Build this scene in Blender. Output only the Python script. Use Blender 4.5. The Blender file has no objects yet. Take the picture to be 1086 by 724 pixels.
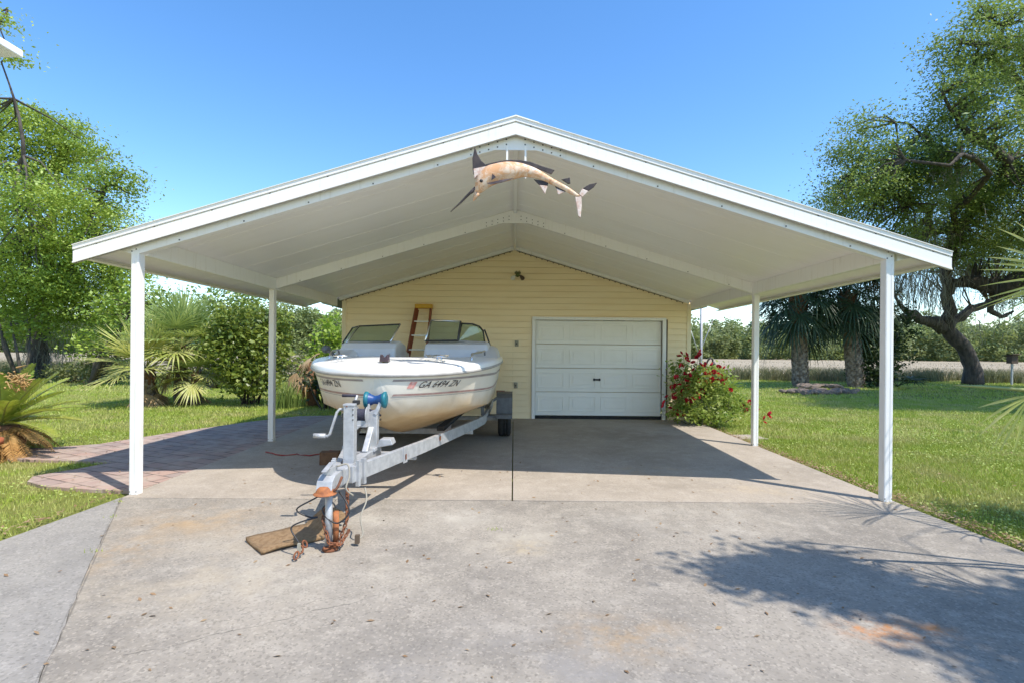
import bpy, bmesh, math, random
import numpy as np
from mathutils import Vector, Matrix

S = bpy.context.scene
C = S.collection
R = math.radians
PI = math.pi

# ------------------------------------------------------------------ camera facts
F = 543.0            # focal length in photo pixels (18 mm on 36 mm, 1086 px wide)
PV = (544.9, 374.0)  # where the optical axis meets the photo
ROLL = R(0.54)
ZC = 1.40
SUN_AZ = Vector((0.80, -0.60))
SUN_EL = R(57.0)

def at(px, py, Y):
    """the place in the scene seen at photo pixel (px,py), Y metres ahead"""
    dx, dy = px - PV[0], py - PV[1]
    xr = dx * math.cos(ROLL) + dy * math.sin(ROLL)
    yr = -dx * math.sin(ROLL) + dy * math.cos(ROLL)
    return Vector((xr * Y / F, Y, ZC - yr * Y / F))

# ------------------------------------------------------------------ materials
def new_mat(name):
    m = bpy.data.materials.new(name)
    m.use_nodes = True
    nt = m.node_tree
    nt.nodes.clear()
    out = nt.nodes.new('ShaderNodeOutputMaterial')
    return m, nt, out

def nd(nt, typ, **kw):
    n = nt.nodes.new(typ)
    for k, v in kw.items():
        setattr(n, k, v)
    return n

def setin(nt, n, key, v):
    s = n.inputs[key]
    if hasattr(v, 'is_linked') or isinstance(v, bpy.types.NodeSocket):
        nt.links.new(v, s)
    else:
        s.default_value = v

def math_n(nt, op, a, b=0.0, clamp=False):
    n = nd(nt, 'ShaderNodeMath', operation=op, use_clamp=clamp)
    setin(nt, n, 0, a); setin(nt, n, 1, b)
    return n.outputs[0]

def mixc(nt, fac, a, b, mode='MIX'):
    n = nd(nt, 'ShaderNodeMix', data_type='RGBA', blend_type=mode)
    setin(nt, n, 0, fac)
    setin(nt, n, 6, a if not isinstance(a, tuple) else (*a[:3], 1))
    setin(nt, n, 7, b if not isinstance(b, tuple) else (*b[:3], 1))
    return n.outputs[2]

def noise(nt, vec, scale, detail=6, rough=.55, dist=0.0):
    n = nd(nt, 'ShaderNodeTexNoise')
    if vec is not None: nt.links.new(vec, n.inputs['Vector'])
    n.inputs['Scale'].default_value = scale
    n.inputs['Detail'].default_value = detail
    n.inputs['Roughness'].default_value = rough
    n.inputs['Distortion'].default_value = dist
    return n.outputs['Fac']

def ramp(nt, fac, a, b):
    n = nd(nt, 'ShaderNodeMapRange', interpolation_type='SMOOTHSTEP')
    setin(nt, n, 0, fac); n.inputs[1].default_value = a; n.inputs[2].default_value = b
    return n.outputs[0]

def coords(nt, kind='Object'):
    return nd(nt, 'ShaderNodeTexCoord').outputs[kind]

def world_pos(nt):
    return nd(nt, 'ShaderNodeNewGeometry').outputs['Position']

def principled(nt, out, col, rough=.6, metal=0.0, spec=.5, bump=None, bstr=.3, bdist=.02, coat=0.0):
    p = nd(nt, 'ShaderNodeBsdfPrincipled')
    setin(nt, p, 'Base Color', col if not isinstance(col, tuple) else (*col[:3], 1))
    setin(nt, p, 'Roughness', rough)
    p.inputs['Metallic'].default_value = metal
    p.inputs['Specular IOR Level'].default_value = spec
    p.inputs['Coat Weight'].default_value = coat
    if bump is not None:
        b = nd(nt, 'ShaderNodeBump')
        b.inputs['Strength'].default_value = bstr
        b.inputs['Distance'].default_value = bdist
        nt.links.new(bump, b.inputs['Height'])
        nt.links.new(b.outputs[0], p.inputs['Normal'])
    nt.links.new(p.outputs[0], out.inputs[0])
    return p

def mat(name, c1, c2=None, scale=6.0, lo=.35, hi=.7, rough=.6, metal=0.0, spec=.5, bump=0.0, bscale=40.0, coat=0.0, bdist=.01, stretch=None):
    m, nt, out = new_mat(name)
    v = coords(nt)
    if stretch:
        mp = nd(nt, 'ShaderNodeMapping'); mp.inputs['Scale'].default_value = stretch
        nt.links.new(v, mp.inputs[0]); v = mp.outputs[0]
    col = c1
    if c2 is not None:
        col = mixc(nt, ramp(nt, noise(nt, v, scale, 8, .6), lo, hi), c1, c2)
    b = noise(nt, v, bscale, 4) if bump else None
    principled(nt, out, col, rough, metal, spec, b, bump, bdist, coat)
    return m

def leaf_mat(name, c1, c2, c3=None, trans=.35, rough=.45, scale=.35):
    """leaves: every leaf its own tint, clump-sized drift of tint, light through the blade"""
    m, nt, out = new_mat(name)
    g = nd(nt, 'ShaderNodeNewGeometry')
    rnd = g.outputs['Random Per Island']
    n = noise(nt, g.outputs['Position'], scale, 3)
    col = mixc(nt, rnd, c1, c2)
    if c3 is not None:
        col = mixc(nt, ramp(nt, n, .42, .68), col, c3)
    p = nd(nt, 'ShaderNodeBsdfPrincipled')
    nt.links.new(col, p.inputs['Base Color'])
    p.inputs['Roughness'].default_value = rough
    p.inputs['Specular IOR Level'].default_value = .35
    t = nd(nt, 'ShaderNodeBsdfTranslucent')
    hs = mixc(nt, .5, col, (c2[0]*1.5, c2[1]*1.5, c2[2]*.8))
    nt.links.new(hs, t.inputs[0])
    mx = nd(nt, 'ShaderNodeMixShader'); mx.inputs[0].default_value = trans
    nt.links.new(p.outputs[0], mx.inputs[1]); nt.links.new(t.outputs[0], mx.inputs[2])
    nt.links.new(mx.outputs[0], out.inputs[0])
    return m

def seg_dist(nt, pos, p0, p1):
    """distance in plan from pos to the segment p0-p1"""
    a = Vector((p0[0], p0[1], 0)); b = Vector((p1[0], p1[1], 0)); d = b - a
    flat = nd(nt, 'ShaderNodeVectorMath', operation='MULTIPLY'); nt.links.new(pos, flat.inputs[0]); flat.inputs[1].default_value = (1, 1, 0)
    sub = nd(nt, 'ShaderNodeVectorMath', operation='SUBTRACT'); nt.links.new(flat.outputs[0], sub.inputs[0]); sub.inputs[1].default_value = a
    dot = nd(nt, 'ShaderNodeVectorMath', operation='DOT_PRODUCT'); nt.links.new(sub.outputs[0], dot.inputs[0]); dot.inputs[1].default_value = d / d.length_squared
    t = math_n(nt, 'ADD', dot.outputs['Value'], 0.0, True)
    sc = nd(nt, 'ShaderNodeVectorMath', operation='SCALE'); sc.inputs[0].default_value = d; nt.links.new(t, sc.inputs['Scale'])
    df = nd(nt, 'ShaderNodeVectorMath', operation='DISTANCE'); nt.links.new(sub.outputs[0], df.inputs[0]); nt.links.new(sc.outputs[0], df.inputs[1])
    return df.outputs['Value']

def spot(nt, pos, c, rx, ry):
    """1 at c fading to 0 at the ellipse rx, ry"""
    s = nd(nt, 'ShaderNodeVectorMath', operation='SUBTRACT'); nt.links.new(pos, s.inputs[0]); s.inputs[1].default_value = (c[0], c[1], 0)
    k = nd(nt, 'ShaderNodeVectorMath', operation='MULTIPLY'); nt.links.new(s.outputs[0], k.inputs[0]); k.inputs[1].default_value = (1/rx, 1/ry, 0)
    l = nd(nt, 'ShaderNodeVectorMath', operation='LENGTH'); nt.links.new(k.outputs[0], l.inputs[0])
    n = nd(nt, 'ShaderNodeMapRange', interpolation_type='SMOOTHSTEP')
    nt.links.new(l.outputs['Value'], n.inputs[0]); n.inputs[1].default_value = 1.0; n.inputs[2].default_value = 0.0
    n.inputs[3].default_value = 0.0; n.inputs[4].default_value = 1.0
    return n.outputs[0]

def concrete(name, base, dark, light, speck=.5, stains=(), cracks=(), bstr=.35):
    m, nt, out = new_mat(name)
    pos = world_pos(nt)
    big = noise(nt, pos, .9, 8, .62)
    mid = noise(nt, pos, 6, 8, .7)
    fine = noise(nt, pos, 95, 4, .75)
    col = mixc(nt, ramp(nt, big, .34, .62), dark, base)
    col = mixc(nt, math_n(nt, 'MULTIPLY', ramp(nt, mid, .46, .70), .6), col, light)
    dk = tuple(c * .62 for c in base)
    col = mixc(nt, math_n(nt, 'MULTIPLY', ramp(nt, noise(nt, pos, 2.3, 9, .72), .54, .74), .5), col, dk)
    vor = nd(nt, 'ShaderNodeTexVoronoi'); nt.links.new(pos, vor.inputs['Vector']); vor.inputs['Scale'].default_value = 85
    vr = nd(nt, 'ShaderNodeSeparateColor'); nt.links.new(vor.outputs['Color'], vr.inputs[0])
    col = mixc(nt, math_n(nt, 'MULTIPLY', ramp(nt, vr.outputs[0], .78, .95), speck * .8), col, tuple(min(1, c * 1.45) for c in base))
    col = mixc(nt, math_n(nt, 'MULTIPLY', ramp(nt, vr.outputs[1], .72, .95), speck), col, tuple(c * .5 for c in base))
    col = mixc(nt, math_n(nt, 'MULTIPLY', ramp(nt, fine, .5, .8), speck * .7), col, dk)
    for (c, rx, ry, sc, k, sn) in stains:
        msk = math_n(nt, 'MULTIPLY', spot(nt, pos, c, rx, ry), ramp(nt, noise(nt, pos, sn, 8, .7), .40, .68))
        col = mixc(nt, math_n(nt, 'MULTIPLY', msk, k), col, sc)
    if cracks:
        wob = nd(nt, 'ShaderNodeTexNoise'); nt.links.new(pos, wob.inputs['Vector']); wob.inputs['Scale'].default_value = 3.5; wob.inputs['Detail'].default_value = 7
        ws = nd(nt, 'ShaderNodeVectorMath', operation='MULTIPLY_ADD')
        nt.links.new(wob.outputs['Color'], ws.inputs[0]); ws.inputs[1].default_value = (.16, .16, 0); nt.links.new(pos, ws.inputs[2])
        sh = nd(nt, 'ShaderNodeVectorMath', operation='ADD'); nt.links.new(ws.outputs[0], sh.inputs[0]); sh.inputs[1].default_value = (-.08, -.08, 0)
        wid = math_n(nt, 'MULTIPLY', noise(nt, pos, 7, 3), .02)
        for (p0, p1, w, k, *raw) in cracks:
            d = seg_dist(nt, pos if raw else sh.outputs[0], p0, p1)
            q = math_n(nt, 'SUBTRACT', math_n(nt, 'ADD', wid, w - .008), d)
            col = mixc(nt, math_n(nt, 'MULTIPLY', ramp(nt, q, 0.0, .010), k), col, tuple(c * .22 for c in base))
    h = math_n(nt, 'ADD', math_n(nt, 'MULTIPLY', fine, .6), math_n(nt, 'MULTIPLY', mid, .5))
    principled(nt, out, col, .88, 0, .25, h, bstr, .012)
    return m

MT = {}
MT['apron'] = concrete('worn grey concrete', (.318, .283, .236), (.225, .202, .172), (.42, .375, .315), .5,
    stains=[((-2.6, 4.25), .9, .75, (.42, .28, .14), .75, 1.6), ((-2.75, 3.5), .5, .7, (.40, .27, .14), .6, 4), ((-1.9, 3.2), 1.4, 1.2, (.47, .39, .28), .55, 1.7),
            ((.55, 2.55), .55, .35, (.40, .27, .14), .6, 7), ((1.9, 2.62), .34, .22, (.50, .20, .05), 1.0, 8), ((2.2, 2.62), .15, .12, (.50, .20, .05), 1.0, 8),
            ((-.1, 3.9), 1.2, .7, (.47, .42, .34), .6, 2), ((1.6, 4.3), 1.6, .6, (.48, .44, .38), .6, 2), ((.1, 3.7), .3, .25, (.42, .33, .2), .6, 6),
            ((-1.2, 3.2), 1.0, .5, (.50, .45, .36), .8, 1.6), ((-.9, 4.4), 1.2, .45, (.52, .48, .41), .8, 1.6), ((0.2, 2.2), 1.4, .7, (.27, .255, .24), .7, 2.5)],
    cracks=[((-3.69, 4.84), (-1.97, 2.14), .006, .55, 1), ((-1.75, 2.35), (-.9, 2.85), .004, .9), ((-.9, 2.85), (.0, 3.55), .003, .8), ((.9, 3.55), (2.2, 3.1), .003, .8), ((-1.9, 2.7), (-.75, 2.95), .0025, .6),
            ((2.0, 3.9), (3.2, 3.75), .002, .6), ((-.02, 4.87), (.25, 4.2), .0015, .6), ((.3, 3.0), (1.0, 2.2), .0015, .5), ((-2.6, 4.0), (-1.5, 4.5), .001, .5)])
MT['strip'] = concrete('pale grey concrete', (.30, .28, .25), (.245, .23, .21), (.36, .335, .305), .45,
    stains=[((-2.95, 3.35), .3, 1.0, (.19, .18, .165), .7, 3)], cracks=[((-3.705, 4.84), (-1.99, 2.14), .004, .5, 1)])
MT['slab'] = concrete('carport floor concrete', (.385, .332, .272), (.305, .262, .212), (.445, .39, .325), .3,
    stains=[((2.2, 8.6), 1.4, .8, (.24, .19, .15), .7, 2.2), ((1.6, 6.1), .7, .4, (.45, .31, .16), .6, 4), ((2.6, 5.3), .8, .3, (.47, .36, .22), .5, 3), ((.9, 9.0), .5, .3, (.2, .16, .13), .6, 4)], bstr=.15)

def paver_mat():
    m, nt, out = new_mat('pink and grey pavers')
    pos = world_pos(nt)
    mp = nd(nt, 'ShaderNodeMapping'); mp.inputs['Rotation'].default_value = (0, 0, R(24)); nt.links.new(pos, mp.inputs[0])
    br = nd(nt, 'ShaderNodeTexBrick'); nt.links.new(mp.outputs[0], br.inputs['Vector'])
    br.inputs['Scale'].default_value = 1.0
    br.inputs['Brick Width'].default_value = .30; br.inputs['Row Height'].default_value = .20
    br.inputs['Mortar Size'].default_value = .011; br.inputs['Mortar Smooth'].default_value = .3
    br.inputs['Color1'].default_value = (.40, .27, .22, 1); br.inputs['Color2'].default_value = (.30, .235, .21, 1); br.inputs['Mortar'].default_value = (.13, .10, .08, 1)
    n = noise(nt, pos, 3, 8, .65)
    col = mixc(nt, ramp(nt, n, .4, .7), br.outputs['Color'], (.42, .34, .28))
    col = mixc(nt, math_n(nt, 'MULTIPLY', ramp(nt, noise(nt, pos, 60, 4, .7), .5, .8), .4), col, (.22, .17, .14))
    inv = math_n(nt, 'SUBTRACT', 1.0, br.outputs['Fac'])
    principled(nt, out, col, .9, 0, .2, inv, .4, .008)
    return m
MT['paver'] = paver_mat()

def ground_mat():
    m, nt, out = new_mat('mown lawn soil and turf')
    pos = world_pos(nt)
    n1 = noise(nt, pos, .5, 6, .6); n2 = noise(nt, pos, 5, 8, .7); n3 = noise(nt, pos, 60, 4, .8)
    col = mixc(nt, ramp(nt, n1, .35, .65), (.19, .215, .05), (.25, .265, .075))
    col = mixc(nt, ramp(nt, n2, .5, .75), col, (.30, .275, .11))
    col = mixc(nt, math_n(nt, 'MULTIPLY', ramp(nt, n3, .5, .75), .5), col, (.10, .13, .03))
    principled(nt, out, col, .95, 0, .1, n3, .8, .03)
    return m
MT['ground'] = ground_mat()

def marsh_mat():
    m, nt, out = new_mat('dry marsh grass')
    pos = world_pos(nt)
    mp = nd(nt, 'ShaderNodeMapping'); mp.inputs['Scale'].default_value = (.25, 1, 1); nt.links.new(pos, mp.inputs[0])
    n1 = noise(nt, mp.outputs[0], .06, 8, .7); n2 = noise(nt, pos, 1.2, 8, .75)
    col = mixc(nt, ramp(nt, n1, .35, .65), (.345, .290, .205), (.43, .365, .265))
    col = mixc(nt, math_n(nt, 'MULTIPLY', ramp(nt, n2, .45, .75), .5), col, (.25, .205, .13))
    principled(nt, out, col, 1, 0, .05, n2, 1, .3)
    return m
MT['marsh'] = marsh_mat()

MT['white'] = mat('white painted aluminium', (.82, .81, .785), (.68, .65, .59), 5, .52, .85, .38, spec=.4, stretch=(6, 6, .5))
MT['ceiling'] = mat('off white ceiling panel', (.91, .895, .86), (.87, .85, .81), 2.0, .4, .75, .35, spec=.4, stretch=(.4, 2, 1))
MT['bolt'] = mat('dark screw head', (.06, .055, .05), rough=.5)
MT['siding'] = mat('cream vinyl siding', (.90, .755, .50), (.86, .70, .44), 2.2, .4, .7, .5, spec=.35, bump=.06, bscale=90, stretch=(.4, 1, 3))
MT['trimcream'] = mat('cream vinyl trim', (.84, .72, .49), (.79, .67, .43), 4, rough=.5)
MT['doorwhite'] = mat('white garage door steel', (.84, .83, .78), (.79, .78, .72), 2, .45, .75, .42, bump=.03, bscale=120)
MT['rubber'] = mat('black rubber', (.018, .018, .018), (.03, .029, .027), 20, rough=.85)
MT['black'] = mat('black plastic', (.02, .02, .022), rough=.45)
MT['shingle'] = mat('grey roof shingle', (.20, .19, .18), (.14, .13, .125), 25, rough=.9, bump=.4, bscale=40)
def hull_mat():
    m, nt, out = new_mat('cream gelcoat with stained bottom')
    pos = world_pos(nt)
    n = noise(nt, pos, 3.0, 7, .6)
    sx = nd(nt, 'ShaderNodeSeparateXYZ'); nt.links.new(pos, sx.inputs[0])
    z = math_n(nt, 'ADD', sx.outputs[2], math_n(nt, 'MULTIPLY', n, .22))
    top = mixc(nt, ramp(nt, noise(nt, pos, 1.6, 6), .45, .75), (.74, .70, .62), (.69, .64, .54))
    scum = mixc(nt, ramp(nt, noise(nt, pos, 5, 8, .7), .4, .7), (.60, .43, .23), (.52, .34, .155))
    k = nd(nt, 'ShaderNodeMapRange', interpolation_type='SMOOTHSTEP'); nt.links.new(z, k.inputs[0])
    k.inputs[1].default_value = .80; k.inputs[2].default_value = 1.10; k.inputs[3].default_value = 1; k.inputs[4].default_value = 0
    col = mixc(nt, k.outputs[0], top, scum)
    principled(nt, out, col, .35, 0, .45, None, coat=.15)
    return m
MT['hull'] = hull_mat()
MT['gelcoat'] = mat('white gelcoat', (.80, .80, .79), (.75, .745, .73), 3, .5, .8, .3, spec=.5, coat=.15)
MT['greygel'] = mat('pale grey gelcoat', (.62, .635, .66), (.57, .58, .60), 3, rough=.4)
MT['rubrail'] = mat('grey vinyl rub rail', (.40, .385, .37), (.30, .285, .27), 9, rough=.5)
MT['stripe'] = mat('faded grey stripe', (.32, .28, .27), (.24, .20, .19), 8, rough=.5)
MT['maroon'] = mat('faded maroon stripe', (.33, .19, .17), (.40, .29, .26), 8, rough=.5)
MT['bowlight'] = mat('dark red bow lamp', (.06, .03, .04), (.04, .03, .04), 20, rough=.3)
MT['ink'] = mat('black lettering', (.055, .045, .045), rough=.5)
MT['pink'] = mat('faded red decal', (.62, .25, .22), (.68, .45, .40), 30, rough=.6)
MT['chrome'] = mat('polished steel', (.62, .62, .62), rough=.22, metal=1.0)
MT['frameblk'] = mat('black anodised frame', (.035, .035, .037), rough=.35, spec=.5)
MT['galv'] = mat('galvanised steel', (.48, .49, .50), (.36, .37, .385), 14, .35, .7, .55, metal=.35, bump=.04, bscale=60)
MT['rust'] = mat('rusty steel', (.24, .085, .035), (.12, .05, .028), 18, rough=.9, bump=.3, bscale=80)
MT['orange'] = mat('orange rust paint', (.40, .14, .045), (.24, .085, .035), 25, rough=.8)
MT['bluerub'] = mat('blue roller rubber', (.008, .05, .20), (.01, .07, .22), 10, rough=.45)
MT['tealrub'] = mat('teal roller end', (.006, .16, .20), (.008, .12, .17), 10, rough=.45)
MT['carpet'] = mat('dark bunk carpet', (.035, .033, .03), (.055, .05, .045), 40, rough=1, bump=.4, bscale=150)
MT['wood'] = mat('rough brown timber', (.17, .085, .04), (.10, .05, .025), 12, rough=.85, stretch=(1, 8, 1), bump=.2)
MT['strap'] = mat('dark webbing', (.03, .03, .05), (.05, .05, .07), 80, rough=.9)
MT['steelgrey'] = mat('grey tread plate', (.15, .155, .16), (.11, .113, .115), 14, rough=.6, metal=.3, bump=.3, bscale=130)
MT['coir'] = mat('coir mat', (.36, .235, .125), (.26, .16, .08), 35, .4, .65, .98, bump=.9, bscale=160, bdist=.02)
MT['ladder'] = mat('orange fibreglass', (.24, .062, .026), (.19, .05, .022), 6, rough=.5)
MT['yellow'] = mat('yellow plastic cap', (.66, .36, .02), (.55, .30, .02), 8, rough=.5)
MT['alu'] = mat('dull aluminium', (.50, .50, .49), rough=.4, metal=.8)
MT['redcord'] = mat('red cord', (.32, .035, .03), rough=.6)
MT['whitecord'] = mat('white cord', (.30, .275, .22), rough=.6)
MT['green'] = mat('mossy green metal', (.10, .13, .04), (.16, .17, .07), 40, rough=.8)
MT['brownmetal'] = mat('brown metal', (.12, .085, .055), (.09, .06, .04), 30, rough=.6)
MT['lens'] = mat('clear lamp lens', (.75, .74, .72), rough=.15)
MT['boxgrey'] = mat('weathered grey cover', (.36, .34, .27), (.28, .26, .2), 20, rough=.7)
MT['terracotta'] = mat('terracotta', (.42, .12, .05), (.34, .10, .045), 8, rough=.8)
MT['bark'] = mat('grey oak bark', (.10, .082, .068), (.045, .038, .032), 6, .35, .65, .95, bump=1.0, bscale=9, bdist=.06, stretch=(1, 1, .35))
MT['twig'] = mat('dark twig', (.07, .058, .045), (.10, .085, .07), 6, rough=.95)
MT['palmbark'] = mat('palm boots', (.36, .295, .235), (.13, .095, .07), 7, .35, .65, .95, bump=.6, bscale=30)
MT['fibre'] = mat('palm fibre brown', (.22, .11, .06), (.13, .07, .04), 14, rough=.95)
MT['deadleaf'] = leaf_mat('dead tan leaf', (.40, .27, .14), (.30, .19, .09), (.46, .34, .20), .2, .7, 2)
MT['orangedead'] = leaf_mat('dead orange leaf', (.50, .28, .09), (.36, .19, .06), (.56, .38, .17), .25, .7, 2)
MT['stone'] = mat('field stone', (.25, .19, .145), (.13, .10, .08), 7, rough=.9, bump=.5, bscale=14, bdist=.03)
MT['moss'] = leaf_mat('spanish moss', (.17, .16, .13), (.26, .25, .21), None, .25, .9)
MT['oakl'] = leaf_mat('bright spring oak leaf', (.26, .37, .06), (.40, .48, .095), (.18, .28, .05), .3, .45, .30)
MT['oakr'] = leaf_mat('grey green oak leaf', (.17, .25, .065), (.29, .37, .11), (.11, .17, .05), .3, .45, .30)
MT['oakyel'] = leaf_mat('yellow green oak leaf', (.175, .215, .036), (.24, .27, .05), (.12, .16, .03), .4, .45, .30)
MT['shrub'] = leaf_mat('glossy shrub leaf', (.15, .22, .04), (.32, .36, .08), (.08, .135, .03), .35, .35, 1.2)
MT['shrubbright'] = leaf_mat('lime shrub leaf', (.22, .34, .05), (.34, .45, .07), (.14, .24, .04), .4, .4, 1.0)
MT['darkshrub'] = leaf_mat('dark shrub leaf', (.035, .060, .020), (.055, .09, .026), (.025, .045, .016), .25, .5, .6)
MT['scrub'] = leaf_mat('dull scrub leaf', (.12, .155, .05), (.20, .225, .08), (.25, .23, .12), .3, .6, .5)
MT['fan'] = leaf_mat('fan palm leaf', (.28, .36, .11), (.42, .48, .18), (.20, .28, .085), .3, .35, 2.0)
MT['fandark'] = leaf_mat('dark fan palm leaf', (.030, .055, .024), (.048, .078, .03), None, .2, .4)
MT['fanyel'] = leaf_mat('yellowing fan leaf', (.46, .47, .14), (.60, .57, .25), (.34, .40, .10), .35, .4, 3.0)
MT['petiole'] = mat('pale green stalk', (.30, .30, .09), (.22, .25, .07), 6, rough=.5)
MT['sago'] = leaf_mat('sago leaf', (.22, .32, .05), (.38, .43, .075), (.42, .42, .10), .3, .35, 2.5)
MT['rosel'] = leaf_mat('rose leaf', (.14, .235, .04), (.26, .34, .07), (.34, .40, .11), .4, .4, 2.0)
MT['rose'] = leaf_mat('crimson petal', (.66, .02, .055), (.42, .010, .028), None, .25, .5)
MT['stem'] = mat('green stem', (.09, .12, .035), (.12, .10, .05), 8, rough=.8)
MT['turf'] = leaf_mat('turf blade', (.24, .33, .045), (.38, .45, .085), (.46, .43, .17), .22, .5, 1.1)
MT['clover'] = leaf_mat('clover leaf', (.28, .38, .07), (.38, .46, .12), (.44, .48, .17), .2, .5, 2.0)
MT['litter'] = leaf_mat('dry leaf litter', (.28, .18, .10), (.20, .12, .06), (.34, .25, .15), .1, .8, 3)
MT['reed'] = leaf_mat('dry reed', (.50, .41, .30), (.38, .305, .21), (.46, .39, .28), .25, .8, .3)
MT['rush'] = leaf_mat('dark rush', (.12, .135, .06), (.21, .20, .11), (.30, .25, .16), .2, .7, .3)
MT['iris'] = leaf_mat('iris blade', (.13, .20, .045), (.20, .26, .07), None, .3, .4)
MT['wood_far'] = leaf_mat('far wood foliage', (.165, .22, .085), (.28, .33, .13), (.23, .26, .13), .3, .7, .06)
MT['steelpole'] = mat('grey pole', (.36, .37, .38), (.28, .28, .29), 4, rough=.5, metal=.4)
MT['iron'] = mat('black iron', (.02, .018, .017), rough=.6)
MT['birdwood'] = mat('dark stained wood', (.09, .06, .045), (.06, .04, .03), 14, rough=.8)

def glass_mat():
    m, nt, out = new_mat('tinted windshield glass')
    tr = nd(nt, 'ShaderNodeBsdfTransparent'); tr.inputs[0].default_value = (.66, .74, .70, 1)
    gl = nd(nt, 'ShaderNodeBsdfGlossy'); gl.inputs['Roughness'].default_value = .04; gl.inputs[0].default_value = (.9, 1, .95, 1)
    mx = nd(nt, 'ShaderNodeMixShader'); mx.inputs[0].default_value = .10
    nt.links.new(tr.outputs[0], mx.inputs[1]); nt.links.new(gl.outputs[0], mx.inputs[2]); nt.links.new(mx.outputs[0], out.inputs[0])
    return m
MT['glass'] = glass_mat()

def marlin_mat():
    m, nt, out = new_mat('peeling orange and silver fish skin')
    v = coords(nt)
    n = noise(nt, v, 8.0, 8, .75, .6); n2 = noise(nt, v, 34, 6, .8)
    col = mixc(nt, ramp(nt, n, .42, .60), (.62, .33, .16), (.72, .58, .45))
    col = mixc(nt, ramp(nt, n2, .56, .72), col, (.34, .12, .055))
    sx = nd(nt, 'ShaderNodeSeparateXYZ'); nt.links.new(v, sx.inputs[0])
    principled(nt, out, col, .55, 0, .4, n2, .3, .01)
    return m
MT['fish'] = marlin_mat()
MT['findark'] = mat('dark slate fin', (.03, .022, .024), (.07, .05, .045), 16, .4, .75, .6)
MT['finpale'] = mat('pale peeling fin', (.70, .60, .54), (.55, .36, .28), 30, rough=.6)

# ------------------------------------------------------------------ object helpers
def thing(name, label, cat, loc=(0, 0, 0), group=None):
    o = bpy.data.objects.new(name, None); C.objects.link(o)
    o.empty_display_size = .1
    o.location = loc; o['label'] = label; o['category'] = cat
    if group: o['group'] = group
    return o

def tag(o, label, cat, group=None):
    o['label'] = label; o['category'] = cat
    if group: o['group'] = group
    return o

def base_of(o):
    v = Vector((0, 0, 0))
    while o is not None:
        v += o.location; o = o.parent
    return v

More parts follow.
